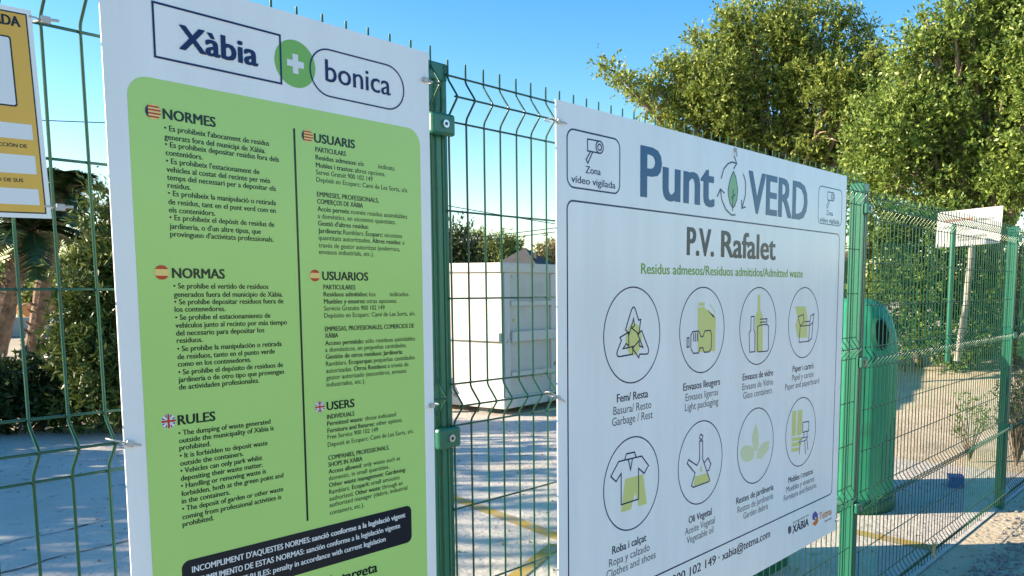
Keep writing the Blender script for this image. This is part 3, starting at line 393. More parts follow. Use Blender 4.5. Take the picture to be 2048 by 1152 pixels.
s1 = sign_root('rules_sign', S1M, 'tall white and green board of rules in three languages on the wire fence', 'sign')
board(s1, 0.1215, -1.27, 0.7795, 0.104)
mb = MB(); fill(mb, rrect(0.155, -1.20, 0.7525, -0.061, 0.034), Y1); mb.build('green_field', 'print_green', s1)
mb = MB(); stroke(mb, [(0.2016, -0.0264), (0.4276, -0.0264), (0.4276, 0.0588), (0.2016, 0.0588)], .0034, Y3, True); mb.build('logo_frame', 'print_navy', s1)
mb = MB(); fill(mb, circle(0.4577, 0.0147, 0.0425), Y1); lc = mb.build('logo_disc', 'print_logo_green', s1)
mb = MB(); c = (0.4578, 0.0148); a, b = .0175, .0058
fill(mb, [(c[0]-a, c[1]-b), (c[0]-b, c[1]-b), (c[0]-b, c[1]-a), (c[0]+b, c[1]-a), (c[0]+b, c[1]-b), (c[0]+a, c[1]-b), (c[0]+a, c[1]+b), (c[0]+b, c[1]+b), (c[0]+b, c[1]+a), (c[0]-b, c[1]+a), (c[0]-b, c[1]+b), (c[0]-a, c[1]+b)], Y2)
mb.build('plus_mark', 'print_white', lc)
mb = MB(); stroke(mb, rrect(0.4885, -0.0310, 0.7106, 0.0560, 0.0432, 14), .0028, Y3, True); mb.build('logo_capsule', 'print_navy', s1)
mb = MB(); fill(mb, [(0.4498, -0.85), (0.4540, -0.85), (0.4526, -0.1025), (0.4484, -0.1025)], Y2); mb.build('divider_bar', 'print_dark', s1)
mb = MB(); fill(mb, rrect(0.2037, -0.9519, 0.7095, -0.8693, 0.014), Y2); banner = mb.build('penalty_banner', 'print_black', s1)
CAP = {'heading': .0163, 'rules_text': .0090, 'users_text': .0090, 'banner_lettering': .0108, 'footer_lettering': .0215}
for sg, nm, lines in DATA['TEXT']:
    if sg != 1: continue
    if nm == 'logo_lettering':
        mb = MB()
        for z, segs in lines:
            for t, wt, x0, x1 in segs:
                letter(mb, t, wt, x0, x1, -0.0052 if t == 'Xàbia' else -0.0035, .0385 if t == 'Xàbia' else .0405, Y3)
        mb.build('logo_lettering', 'print_navy', s1); continue
    mb = MB(); yy = Y3 if nm == 'banner_lettering' else Y2
    for z, segs in lines:
        if nm == 'banner_lettering':                              # complete the two lines that the picture cuts
            if segs[0][0].startswith('DE ESTAS'): letter(mb, 'INCUMPLIMIENTO', 'm', .2205, .3145, z, CAP[nm], yy)
            if segs[0][0].startswith('RULES'): letter(mb, 'BREACH OF THESE', 'm', .2205, .3245, z, CAP[nm], yy)
        for t, wt, x0, x1 in segs: letter(mb, t, wt, x0, x1, z, CAP[nm], yy)
    if nm == 'footer_lettering': x0_ = lines[0][1][0][2]; letter(mb, 'amb', 'b', x0_-.062, x0_-.012, lines[0][0], CAP[nm], yy)
    mb.build(nm, 'print_white' if nm == 'banner_lettering' else 'print_dark', banner if nm == 'banner_lettering' else s1)
def flag(kind, cx, cz, r, root):
    o = None; mb = MB()
    def band(z0, z1, mi, x0=-1.0):
        pts = [];  n = 8
        for i in range(n+1):
            z = z0+(z1-z0)*i/n; h = math.sqrt(max(0, 1-z*z)); pts.append((h, z))
        left = [(max(-p[0], x0), p[1]) for p in reversed(pts)]
        fill(mb, [(cx+p[0]*r, cz+p[1]*r) for p in pts+left], Y3, mi)
    if kind == 'spain':
        band(-.98, -.45, 0); band(-.45, .45, 1); band(.45, .98, 0); m = ['print_red', 'print_cream']
    elif kind == 'valencia':
        e = [-.98+1.96*i/9 for i in range(10)]
        for i in range(9): band(e[i], e[i+1], 1 if i % 2 == 0 else 0, -.62)
        pts = [(max(-.45, -1), 0)]
        arc = [(-math.cos(math.radians(t)), math.sin(math.radians(t))) for t in range(-62, 63, 8)]
        fill(mb, [(cx+p[0]*r, cz+p[1]*r) for p in arc if p[0] < -.63]+[(cx-.63*r, cz+.74*r), (cx-.63*r, cz-.74*r)], Y3, 2)
        m = ['print_red', 'print_cream', 'print_slate']
    else:
        fill(mb, circle(cx, cz, r, n=32), Y2, 2)
        for s in (1, -1):                                          # blue corners between the white diagonals
            for q in (1, -1):
                fill(mb, [(cx+s*.86*r, cz+q*.26*r), (cx+s*.42*r, cz+q*.26*r), (cx+s*.84*r, cz+q*.5*r)], Y3, 0)
                fill(mb, [(cx+s*.26*r, cz+q*.86*r), (cx+s*.26*r, cz+q*.42*r), (cx+s*.5*r, cz+q*.84*r)], Y3, 0)
        fill(mb, [(cx-.98*r, cz-.15*r), (cx+.98*r, cz-.15*r), (cx+.98*r, cz+.15*r), (cx-.98*r, cz+.15*r)], Y3, 1)
        fill(mb, [(cx-.15*r, cz+.155*r), (cx+.15*r, cz+.155*r), (cx+.15*r, cz+.98*r), (cx-.15*r, cz+.98*r)], Y3, 1)
        fill(mb, [(cx-.15*r, cz-.98*r), (cx+.15*r, cz-.98*r), (cx+.15*r, cz-.155*r), (cx-.15*r, cz-.155*r)], Y3, 1)
        m = ['print_navy', 'print_red', 'print_white']
    mb.build('flag_emblem', m, root)
for k, x, z, r in (('valencia', .1939, -.1143, .0125), ('spain', .1948, -.3730, .0120), ('uk', .1938, -.6220, .0122), ('valencia', .4780, -.1122, .0120), ('spain', .4852, -.3733, .0112), ('uk', .4872, -.6288, .0110)): flag(k, x, z, r, s1)

s2 = sign_root('waste_point_sign', Matrix.Translation((0, 0, G)), 'wide white board of eight waste pictograms with big blue title on the wire fence', 'sign')
board(s2, 0.3185, -1.440, 2.1970, 0.0965)
mb = MB(); stroke(mb, rrect(0.3600, -1.2660, 2.1370, -0.1495, 0.024), .0050, Y1, True); mb.build('frame_line', 'print_navy', s2)
CAP2 = {'notice_lettering': .0183, 'place_lettering': .0850, 'subtitle_lettering': .0300, 'contact_lettering': .0300, 'town_lettering': .0330}
def video_notice(x0, z0, x1, z1, main):
    m = 'print_navy' if main else 'print_blue'
    mb = MB(); stroke(mb, rrect(x0, z0, x1, z1, .026), .0045, Y1, True); n = mb.build('video_notice', m, s2)
    cx = (x0+x1)/2; s = (x1-x0)/.226
    def T(x, z): return (cx+(x-.4738)*s, z1+(z-.032)*s)
    mb = MB(); stroke(mb, [T(*p) for p in ((.4955, .0165), (.4445, .0155), (.4445, -.0150), (.4955, -.0150))], .004*s, Y1)
    stroke(mb, circle(*T(.4960, .0007), .0158*s, n=28), .004*s, Y2, True); stroke(mb, circle(*T(.4960, .0007), .0080*s, n=20), .0038*s, Y2, True)
    stroke(mb, [T(*p) for p in ((.4567, -.0160), (.4383, -.0387), (.4456, -.0468), (.4659, -.0160))], .004*s, Y1)
    mb.build('camera_pictogram', m, n)
    mb = MB(); a = T(.4357, -.0729); b = T(.5008, -.0729); letter(mb, 'Zona', 'm', a[0], b[0], a[1], .0183*s, Y1)
    a = T(.3767, -.1024); b = T(.5671, -.1024); letter(mb, 'vídeo vigilada', 'm', a[0], b[0], a[1], .0183*s, Y1)
    mb.build('notice_lettering', m, n)
video_notice(0.3610, -0.1153, 0.5870, 0.0320, True)
video_notice(1.9140, -0.1150, 2.1510, 0.0320, False)
for t, x0, x1, z, cap in (('Punt', .6851, 1.1030, -.1115, .1410), ('VERD', 1.3300, 1.8120, -.1115, .1385)):
    mb = MB(); letter(mb, t, 'x', x0, x1, z, cap, Y1); mb.build('title_word', 'print_blue', s2)
IC = DATA['ICON']; MI = {'f': 0, 'd': 1, 'l': 1, 'g': 0, 'p': 2, 'q': 3, 'u': 4, 'o': 5, 'c': 6}
IM = ['print_lime', 'print_navy', 'print_pale_lime', 'print_leaf_green', 'print_purple', 'print_orange', 'print_grey']
def icon(key, name, parent, wd=.0042, y=Y1):
    mb = MB()
    for i, (kd, pts) in enumerate(IC[key]):
        pts = [tuple(p) for p in pts]
        if kd in 'fpquoc': fill(mb, pts, y, MI[kd])
        if kd in 'd': stroke(mb, pts, wd, Y2, True, 1)
        if kd == 'q': stroke(mb, pts, wd*.8, Y2, True, 1)
        if kd == 'g': stroke(mb, pts, wd*1.3, Y1, False, 2)
        if kd == 'l': stroke(mb, pts, wd*(.85 if key == 'chair' else 1), Y2+(-.00004*i), False, 1)
    return mb.build(name, IM, parent)
icon('logo', 'leaf_logo', s2, .0050)
CX = (0.6530, 1.0405, 1.4255, 1.8090); RZ = (-0.5112, -0.9490)
names = (('recycle', 'can', 'bottle', 'paper'), ('shirt', 'oil', 'leaf', 'chair'))
for j in range(2):
    for i in range(4):
        mb = MB(); stroke(mb, circle(CX[i], RZ[j], .1385, n=72), .0040, Y1, True); ring = mb.build('pictogram', 'print_navy', s2)
        key = names[j][i]
        if key == 'recycle':
            mb = MB(); fill(mb, circle(CX[0]+.004, -.5230, .0400, .0480, 12), Y1, 0)
            arrow = [(-.42, .28), (-.10, .90), (-.03, .97), (.05, .97), (.11, .90), (.28, .56), (.40, .58), (.30, .12), (-.08, .32), (.06, .40), (.01, .62), (-.22, .14)]
            for k in range(3):
                ca, sa = math.cos(2*math.pi*k/3), math.sin(2*math.pi*k/3)
                stroke(mb, [(CX[0]+.0015+.092*(x*ca-z*sa), -.5200+.092*(x*sa+z*ca)) for x, z in arrow], .0042, Y2, True, 1)
            mb.build('symbol', IM, ring)
        else: icon(key, 'symbol', ring)
cap_i = 0
for sg, nm, lines in DATA['TEXT']:
    if sg != 2 or nm in ('notice_lettering', 'title_lettering'): continue
    mb = MB()
    if nm == 'caption':
        for q, (z, segs) in enumerate(lines):
            for t, wt, x0, x1 in segs: letter(mb, t, wt, x0, x1, (-.7000, -.7345, -.7660)[q] - (.4410 if cap_i > 3 else 0), .0235, Y1, 0 if q == 0 else 1)
        cap_i += 1; mb.build('caption', ['print_slate', 'print_grey'], s2); continue
    if nm == 'contact_lettering':
        letter(mb, '900 102 149', 'm', .8700, 1.1480, -1.3210, .0300, Y1); mb.build('phone_number', 'print_slate', s2)
        mb = MB(); letter(mb, '·', 'b', 1.1640, 1.1720, -1.3210, .0300, Y1); letter(mb, 'xabia@tetma.com', 'm', 1.1900, 1.5561, -1.3225, .0300, Y1); mb.build('email_address', 'print_slate', s2); continue
    if nm == 'place_lettering':
        letter(mb, 'P.V.', 'b', .9376, 1.1043, -.2715, .0850, Y1); mb.build('place_word', 'print_slate', s2)
        mb = MB(); letter(mb, 'Rafalet', 'b', 1.1494, 1.5488, -.2715, .0850, Y1); mb.build('place_word', 'print_slate', s2); continue
    if nm == 'partner_logo':
        t = lines[0][1][0][0]
        letter(mb, t, 'm', lines[0][1][0][2], lines[0][1][0][3], -1.3580 if t == 'Tetma' else -1.3800, .032 if t == 'Tetma' else .0100, Y1)
        mb.build('partner_lettering', 'print_orange' if t == 'Tetma' else 'print_slate', s2); continue
    for z, segs in lines:
        for t, wt, x0, x1 in segs: letter(mb, t, wt, x0, x1, z, CAP2[nm], Y1)
    if nm == 'town_lettering': letter(mb, 'AJUNTAMENT DE', 't', 1.752, 1.905, lines[0][0]+.040, .0080, Y1)
    mb.build(nm, {'place_lettering': 'print_slate', 'subtitle_lettering': 'print_text_green', 'town_lettering': 'print_slate'}[nm], s2)
icon('tetma', 'partner_emblem', s2); icon('crest', 'town_crest', s2)

# yellow camera notice, hung slightly askew on the near panel
s3 = sign_root('camera_notice', S1M @ Matrix.Translation((0.0262, -0.002, 0.0006)) @ Matrix.Rotation(math.radians(-1.9), 4, 'Y'), 'yellow and white camera notice tied to the fence left of the green rules board', 'sign')
MB().box((-.21, YF, -.297), (0, YF+.0015, 0)).build('board', 'sign_white', s3)
mb = MB(); fill(mb, [(-.2035, -.2905), (-.0065, -.2905), (-.0065, -.0065), (-.2035, -.0065)], Y1); mb.build('black_border', 'print_black', s3)
mb = MB(); fill(mb, [(-.2015, -.2885), (-.0085, -.2885), (-.0085, -.0085), (-.2015, -.0085)], Y2); yf = mb.build('yellow_field', 'print_yellow', s3)
mb = MB(); fill(mb, rrect(-.1800, -.1395, -.0300, -.0415, .004), Y3, 1); fill(mb, rrect(-.1778, -.1373, -.0322, -.0437, .003), Y3-.0003, 0)
pb = mb.build('picture_box', ['print_white', 'print_black'], s3)
mb = MB(); fill(mb, [(-.150, -.075), (-.080, -.063), (-.077, -.088), (-.147, -.100)], Y3-.0006); fill(mb, [(-.135, -.101), (-.120, -.099), (-.140, -.125), (-.160, -.125)], Y3-.0006); fill(mb, circle(-.068, -.074, .011, n=20), Y3-.0006); mb.build('camera_pictogram', 'print_black', pb)
for z0, z1 in ((-.1845, -.1625), (-.2335, -.2070), (-.2780, -.2550)):
    mb = MB(); fill(mb, [(-.1955, z0), (-.0145, z0), (-.0145, z1), (-.1955, z1)], Y3); mb.build('blank_bar', 'print_white', s3)
for t, wt, x0, x1, z, cap in (('ZONA VIDEOVIGILADA', 'b', -.1900, -.0160, -.0265, .0137), ('DERECHOS DE PROTECCIÓN DE', 'm', -.1350, -.0235, -.1965, .0050), ('SOBRE EL TRATAMIENTO DE SUS', 'm', -.1500, -.0330, -.2460, .0050)):
    mb = MB(); letter(mb, t, wt, x0, x1, z, cap, Y3); mb.build('notice_line', 'print_black', s3)

# cable ties
def tie(M, x, z, label, ang=0.0, tail=0.016, ring=True):
    mb = MB(); y = YF-.003
    mb.box((-.006, -.0035, -.005), (.006, .0035, .005))
    mb.tube([(0, .0, 0), (tail*.6, -.004, .001), (tail, -.004, .0015)], .0024, 6)
    n = 10
    if ring: mb.tube([(-.004+.012*math.cos(2*math.pi*i/n)-.012, .016+.016*math.sin(2*math.pi*i/n+math.pi/2*0), .0) for i in range(n+1)], .0018, 5)
    o = mb.build('cable_tie', 'nylon', None, bevel=.001)
    o.matrix_world = M @ Matrix.Translation((x, y, z)) @ Matrix.Rotation(ang, 4, 'Y')
    tag(o, label, 'cable tie', 'white cable ties holding the boards'); return o
tie(S1M, .0440, -.0080, 'white cable tie at the top right corner of the yellow notice'); tie(S1M, .0480, -.2785, 'white cable tie at the bottom right corner of the yellow notice')
tie(S1M, .1285, -.6510, 'white cable tie on the left edge of the green rules board', .35); tie(S1M, .7680, .0455, 'white cable tie at the upper right corner of the green rules board', math.pi, .008); tie(S1M, .7720, -.6557, 'white cable tie low on the right edge of the green rules board', math.pi, .008)
S2M = Matrix.Translation((0, 0, G))
tie(S2M, .3260, .0430, 'white cable tie at the upper left corner of the pictogram board', .15, .026); tie(S2M, .3180, -.6590, 'white cable tie midway down the left edge of the pictogram board', .6, .026)
tie(S2M, 1.2320, .0850, 'white cable tie on the top edge of the pictogram board above its leaf logo', math.pi/2, .022, False); tie(S2M, 2.1920, -1.4000, 'white cable tie at the lower right corner of the pictogram board', math.pi, .01)

# ------------------------------------------------------------------ yard furniture
# open-topped skip
sk = empty('waste_skip', (6.70, 6.39, 0), 'large white steel waste skip with rusty streaks standing in the yard', 'skip', None, math.radians(4.5))
L, Wd, H = 6.0, 2.4, 1.96
mb = MB(); t = .05
mb.box((0, 0, .14), (L, t, H)).box((0, Wd-t, .14), (L, Wd, H)).box((0, t, .14), (t, Wd-t, H)).box((L-t, t, .14), (L, Wd-t, H)).box((t, t, .14), (L-t, Wd-t, .19))
mb.build('body', 'container_white', sk)
MB().box((-.035, -.035, H-.11), (L+.035, -.0025, H+.012)).build('top_rail', 'container_rim', sk, bevel=.012)
MB().box((-.035, 0, H-.11), (-.0025, Wd, H+.012)).build('top_rail', 'container_rim', sk, bevel=.012)
for i in range(7):
    x = .02 + i*(L-.14)/6
    MB().box((x, -.030, .24), (x+.10, -.0025, H-.115)).build('upright', 'container_rim', sk, bevel=.008)
MB().box((.125, -.070, .955), (L, -.031, 1.09)).build('mid_rail', 'container_rim', sk, bevel=.008)
MB().box((-.055, .02, .965), (-.0025, Wd, 1.075)).build('mid_rail', 'container_rim', sk, bevel=.008)
MB().box((.125, -.046, .49), (L, -.031, .56)).build('rib', 'container_rim', sk); MB().box((.125, -.046, 1.42), (L, -.031, 1.48)).build('rib', 'container_rim', sk)
MB().box((-.03, -.036, .09), (L+.03, -.0025, .235)).build('bottom_rail', 'container_rim', sk, bevel=.01)
MB().box((-.03, 0, .09), (-.0025, Wd, .235)).build('bottom_rail', 'container_rim', sk, bevel=.01)
mb = MB(); mb.add([(-.26, .86, .02), (-.26, 1.02, .02), (-.03, 1.25, .96), (-.03, 1.42, .96), (-.20, .86, .02), (-.20, 1.02, .02), (-.03+.025, 1.25, .96), (-.03+.025, 1.42, .96)], [(0, 2, 3, 1), (4, 5, 7, 6), (0, 4, 6, 2), (1, 3, 7, 5), (0, 1, 5, 4), (2, 6, 7, 3)])
mb.build('support_leg', 'container_rim', sk)
for y in (.35, 1.75): MB().box((.1, y, .0), (L-.1, y+.16, .139)).build('skid', 'rubber_grey', sk)
pk = MB().box((-.012, -.06, -.5), (.012, .06, .62)).build('plank', 'plank_yellow', None); pk.location = (6.95, 6.86, 1.42); pk.rotation_euler = (math.radians(-62), math.radians(10), 0); tag(pk, 'yellow plank leaning out over the left rim of the white skip', 'plank')

# slim green oil bank
ob = empty('oil_bank', (4.98, 0.98, 0), 'slim green domed recycling bank with an oval opening, just behind the second post', 'recycling bank', None, 0)
prof = [(.300, .10), (.305, .14), (.300, .22), (.300, 1.12), (.296, 1.22), (.280, 1.33), (.245, 1.45), (.190, 1.54), (.110, 1.59), (.0, 1.605)]
mb = MB(); mb.lathe(prof, 96, rib=.022, ribn=28); mb.build('body', 'bin_green', ob)
MB().lathe([(.0, .0), (.315, .0), (.325, .03), (.325, .09), (.305, .115), (.0, .115)], 40).build('base', 'bin_dark', ob)
an = math.radians(-124)
def hole(rx, rz, d, n=26):
    ca, sa = math.cos(an), math.sin(an)
    out = []
    for i in range(n):
        t = 2*math.pi*i/n; lx, lz = rx*math.cos(t), rz*math.sin(t)
        rr = d + (-.0 if lz < .0 else -.07*max(0, lz/.13)**1.6)
        out.append((ca*rr - sa*lx, sa*rr + ca*lx, 1.345+lz))
    return out
mb = MB(); a1 = hole(.085, .135, .290); a2 = hole(.058, .100, .312); n = len(a1)
mb.add(a1+a2, [(i, (i+1) % n, n+(i+1) % n, n+i) for i in range(n)], 0, True); rim = mb.build('opening_rim', 'bin_dark', ob)
mb = MB(); mb.add(hole(.057, .099, .308), [tuple(range(n))]); mb.build('opening', 'hole_black', rim)
# square-shouldered banks, mostly behind the pictogram board
def box_bank(loc, sx, sy, sz, label, nm='paper_bank'):
    o = empty(nm, loc, label, 'recycling bank')
    mb = MB(); mb.box((0, 0, .06), (sx, sy, sz-.25)); mb.build('body', 'bin_green', o, bevel=.03)
    mb = MB(); mb.add([(.0, .0, sz-.249), (sx, .0, sz-.249), (sx, sy, sz-.249), (0, sy, sz-.249), (.08, .18, sz), (sx-.08, .18, sz), (sx-.08, sy-.18, sz), (.08, sy-.18, sz)], [(0, 1, 5, 4), (1, 2, 6, 5), (2, 3, 7, 6), (3, 0, 4, 7), (4, 5, 6, 7)]); mb.build('lid', 'bin_dark', o)
    MB().box((.03, .03, 0), (sx-.03, sy-.03, .059)).build('base', 'bin_dark', o)
    MB().box((.2, -.012, sz-.48), (sx-.2, -.002, sz-.34)).build('slot', 'hole_black', o)
    for k in range(5): MB().box((.06+k*(sx-.20)/4, -.014, .10), (.14+k*(sx-.20)/4, -.002, sz-.52)).build('rib', 'bin_dark', o)
    return o
box_bank((2.20, .69, 0), 1.16, .52, 1.45, 'boxy green bank whose foot shows under the lower edge of the pictogram board')
box_bank((4.12, 1.62, 0), .80, .68, 1.78, 'tall narrow green bank, unseen, added behind the pictogram board to cast shade', 'shade_bank')  # unseen bank, added to shade the third post and the ground around it
# small litter
bx = empty('blue_crate', (6.12, .52, 0), 'small blue plastic box lying on the yard near the third post', 'box', None, .4)
MB().box((-.07, -.06, 0), (.07, .06, .010)).box((-.07, -.06, .0105), (.07, -.052, .085)).box((-.07, .052, .0105), (.07, .06, .085)).box((-.07, -.0515, .0105), (-.062, .0515, .085)).box((.062, -.0515, .0105), (.07, .0515, .085)).build('box_body', 'blue_plastic', bx)
MB().box((-.075, -.065, .0852), (.075, .065, .095)).build('box_lid', 'blue_plastic', bx, bevel=.004)

# ------------------------------------------------------------------ beyond the yard: far fence, white board
fb = empty('perimeter_fence', tuple(DATA['PT']['gpost_b']), 'far green mesh fence with a plain round post behind the white board', 'fence')
mb = MB(); mb.tube([(0, 0, 0), (0, 0, 2.15)], .046, 12); mb.build('post', 'post_green', fb); 
mb = MB(); mb.tube([(1.85, -2.25, 0), (1.85, -2.25, 2.0)], .045, 10); mb.build('post', 'post_green', fb)
for (ax, ay, bx_, by, zt) in ((.08, -.10, 1.80, -2.19, 1.85), (-1.75, 2.15, -.08, .10, 1.85)):
    mb = MB(); n = 44
    for i in range(n+1):
        x, y = ax+(bx_-ax)*i/n, ay+(by-ay)*i/n; mb.tube([(x, y, .05), (x, y, zt)], .006, 4, cap=False)
    for k in range(10): z = .15+k*(zt-.2)/9; mb.tube([(ax, ay, z), (bx_, by, z)], .006, 4, cap=False)
    mb.build('mesh_panel', 'fence_green', fb)
wb = empty('notice_board', tuple(DATA['PT']['pole_b']), 'white faded notice board on a leaning whitish pole before the shrubs', 'sign')
TL, TR, BR, BL = [Vector(DATA['PT'][k])-wb.location for k in ('signTL', 'signTR', 'signBR', 'signBL')]
nrm = (TR-TL).cross(BL-TL).normalized(); 
if nrm.x > 0: nrm = -nrm
mb = MB(); q = [TL, TR, BR, BL]; mb.add(q+[p-nrm*.02 for p in q], [(0, 3, 2, 1), (4, 5, 6, 7), (0, 1, 5, 4), (1, 2, 6, 5), (2, 3, 7, 6), (3, 0, 4, 7)]); bd = mb.build('board', 'board_white', wb)
def onb(u, v): return TL.lerp(TR, u).lerp(BL.lerp(BR, u), v)+nrm*.004
rb = random.Random(11)
for v, m, u0, u1 in ((.24, 'faded_red', .12, .52), (.28, 'faded_grey', .58, .88), (.42, 'faded_grey', .10, .40), (.50, 'faded_grey', .36, .60), (.72, 'faded_grey', .32, .75), (.80, 'faded_grey', .36, .66)):
    mb = MB(); u = u0
    while u < u1:
        du = rb.uniform(.02, .05); mb.add([onb(u, v), onb(u+du, v-.01), onb(u+du, v+.05), onb(u, v+.06)], [(0, 3, 2, 1)]); u += du+rb.uniform(.008, .02)
    mb.build('faded_print', m, bd)
mb = MB(); pt = Vector(DATA['PT']['pole_t'])-wb.location; up = TL.lerp(TR, .55)
mb.tube([(0, 0, 0), pt*.5+Vector((.01, -.02, 0)), pt-nrm*.05, up.lerp(pt, .2)-nrm*.05], .055, 8); mb.build('pole', 'wood_weathered', wb)

# ------------------------------------------------------------------ trees right
CL = DATA['CL']
tree('broadleaf_tree', tuple(DATA['PT']['treeA'][:2])+(.3,), CL['A'], 'leaf_olive', 'big sunlit olive green tree whose branch tip reaches left over the pictogram board', 'tree', 'sunlit trees behind the fence', dens=760, ll=.092, lw=.042, rb=.24, seed=3, frac=1.0, sprig=.30, up=.55, shell=.35, ragged=.55, bark='bark_pale', thick=1.2, clump=13)
tree('broadleaf_tree', tuple(DATA['PT']['treeB'][:2])+(.3,), CL['B'], 'leaf_green', 'tall bushy green tree at the right edge, above the white notice board', 'tree', 'sunlit trees behind the fence', dens=760, ll=.082, lw=.038, rb=.26, seed=4, frac=1.0, sprig=.27, up=.55, shell=.35, ragged=.55, bark='bark_pale', thick=1.1, clump=13)
for k, (nm, lab) in enumerate((('S1', 'leafy shrub directly right of the second fence post'), ('S2', 'leafy shrub left of the thin far green post'), ('S3', 'leafy shrub behind the leaning pole of the white board'), ('S4', 'leafy shrub at the far right behind the third fence post'))):
    cs = CL[nm]; b = (sum(c[0] for c in cs)/len(cs)+.2, sum(c[1] for c in cs)/len(cs), .30)
    tree('leafy_shrub', b, cs, 'leaf_shrub', lab, 'shrub', 'shrubs under the trees', dens=760, ll=.08, lw=.042, rb=.07, seed=20+k, frac=.6, ragged=.5, clump=8)
mb = MB(); mb.tube([(-.9, .5, 0), (0, 0, .55), (.9, -.5, .95), (1.5, -.85, 1.25)], [.20, .18, .15, .11], 10); lg = mb.build('fallen_trunk', 'bark', None); lg.location = tuple(DATA['PT']['limb']); tag(lg, 'leaning brown tree limb seen beside the second fence post', 'tree limb')

# ------------------------------------------------------------------ left background
def conifer(loc, h, r, label, seed):
    cs = []; rg = random.Random(seed)
    for i in range(16):
        t = i/15; rr = r*(1-t)**.7*.75+.12
        for k in range(3 if t < .8 else 1):
            a = rg.uniform(0, 6.28); cs.append((loc[0]+math.cos(a)*rr*.6, loc[1]+math.sin(a)*rr*.6, .25+t*(h-.35), rr*.75))
    return tree('conifer', loc, cs, 'leaf_cypress', label, 'tree', 'dark conifers by the yard', dens=1150, ll=.085, lw=.024, rb=.10, seed=seed, frac=.2, per=12, sprig=.22, up=1.1, shell=.4)
conifer((3.12, 9.05, 0), 2.75, .46, 'dense dark conifer at the left edge of the green rules board', 31)
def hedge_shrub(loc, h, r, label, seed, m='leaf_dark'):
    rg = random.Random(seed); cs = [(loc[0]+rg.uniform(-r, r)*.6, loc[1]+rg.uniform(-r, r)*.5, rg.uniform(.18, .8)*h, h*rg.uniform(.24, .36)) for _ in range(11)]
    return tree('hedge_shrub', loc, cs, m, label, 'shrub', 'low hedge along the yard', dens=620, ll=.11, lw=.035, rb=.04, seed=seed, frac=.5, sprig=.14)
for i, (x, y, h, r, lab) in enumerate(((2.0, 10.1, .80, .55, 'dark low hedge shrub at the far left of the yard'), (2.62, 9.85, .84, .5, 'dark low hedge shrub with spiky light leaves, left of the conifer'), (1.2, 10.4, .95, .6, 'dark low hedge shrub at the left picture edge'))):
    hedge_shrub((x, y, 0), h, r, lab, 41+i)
def palm(loc, top, r, n, fl, label, seed):
    o = empty('palm_tree', loc, label, 'palm', 'palms beyond the hedge'); rg = random.Random(seed)
    t = Vector(top)-Vector(loc); mb = MB(); k = 16
    mb.tube([t*(i/k)+Vector((math.sin(i*.5)*.03, 0, 0)) for i in range(k+1)], [r*(1.15-.2*i/k)*(1+.10*(i % 2)) for i in range(k+1)], 10, smooth=False)
    for i in range(110):
        h = rg.uniform(.05, 1); a = rg.uniform(0, 6.28); d = Vector((math.cos(a), math.sin(a), .8)); p = t*h+d*r*.7; mb.tube([p, p+d*r*.75], [r*.22, r*.05], 4, smooth=False)
    mb.build('trunk', 'palm_bark', o)
    mb = MB()
    for i in range(n):
        a = 2*math.pi*i/n+rg.uniform(-.2, .2); el = rg.uniform(-.25, 1.25); d = Vector((math.cos(a)*math.cos(el), math.sin(a)*math.cos(el), math.sin(el)))
        pts = [t+d*fl*s+Vector((0, 0, -fl*.55*s*s)) for s in [j/9 for j in range(10)]]
        mb.tube(pts, [.022*(1-j/11) for j in range(10)], 4, cap=False)
        sd = d.cross(Vector((0, 0, 1))).normalized()
        for j in range(1, 10):
            for q in (0, .25, .5, .75):
                if j == 9 and q: continue
                p = pts[j].lerp(pts[min(j+1, 9)], q); tg = (pts[j]-pts[j-1]).normalized(); ln = fl*.34*math.sin(math.pi*(.12+.8*j/10))
                for s in (1, -1):
                    e = p+(sd*s*.85+tg*.55+Vector((0, 0, -.15+rg.uniform(-.15, .1)))).normalized()*ln
                    wv = tg*.042; mb.add([p-wv, p+wv, e], [(0, 1, 2)])
    mb.build('fronds', 'leaf_palm', o)
    return o
palm((4.25, 16.6, 0), (5.02, 16.3, 2.62), .15, 32, 1.15, 'leaning palm with a thick rough trunk below the yellow notice', 51)
palm((5.50, 18.3, 0), (6.26, 18.0, 3.45), .13, 36, 1.10, 'slimmer palm with a dark crown between the yellow notice and the conifer', 52)
# rocks, low wall and pale scrub far beyond
def rock(loc, s, label, seed):
    bm = bmesh.new(); bmesh.ops.create_icosphere(bm, subdivisions=3, radius=1); rg = np.random.default_rng(seed); dirs = rg.normal(size=(9, 3)); dirs /= np.linalg.norm(dirs, axis=1)[:, None]
    for v in bm.verts:
        c = np.array(v.co); f = 1.0
        for d in dirs:
            k = c @ d
            if k > .62: c = c-d*(k-.62)
        v.co = Vector(c*np.array(s))
    me = bpy.data.meshes.new('rock'); bm.to_mesh(me); bm.free(); o = link('rock', me, 'rock_orange'); o.location = loc; tag(o, label, 'rock', 'orange rocks beyond the hedge'); return o
rock((12.35, 36.1, .55), (1.05, .8, .62), 'long orange rock, the lower of the two beyond the hedge', 3); rock((13.5, 35.6, 1.05), (.55, .5, .55), 'upright orange rock, the upper of the two beyond the hedge', 4)
mb = MB(); mb.box((-2.6, -.15, 0), (2.2, .15, .62)); lw_ = mb.build('low_wall', 'kerb_stone', None, bevel=.03); lw_.location = (9.9, 30.5, 0); lw_.rotation_euler = (0, 0, -.35); tag(lw_, 'low grey wall standing in front of the orange rocks', 'wall')
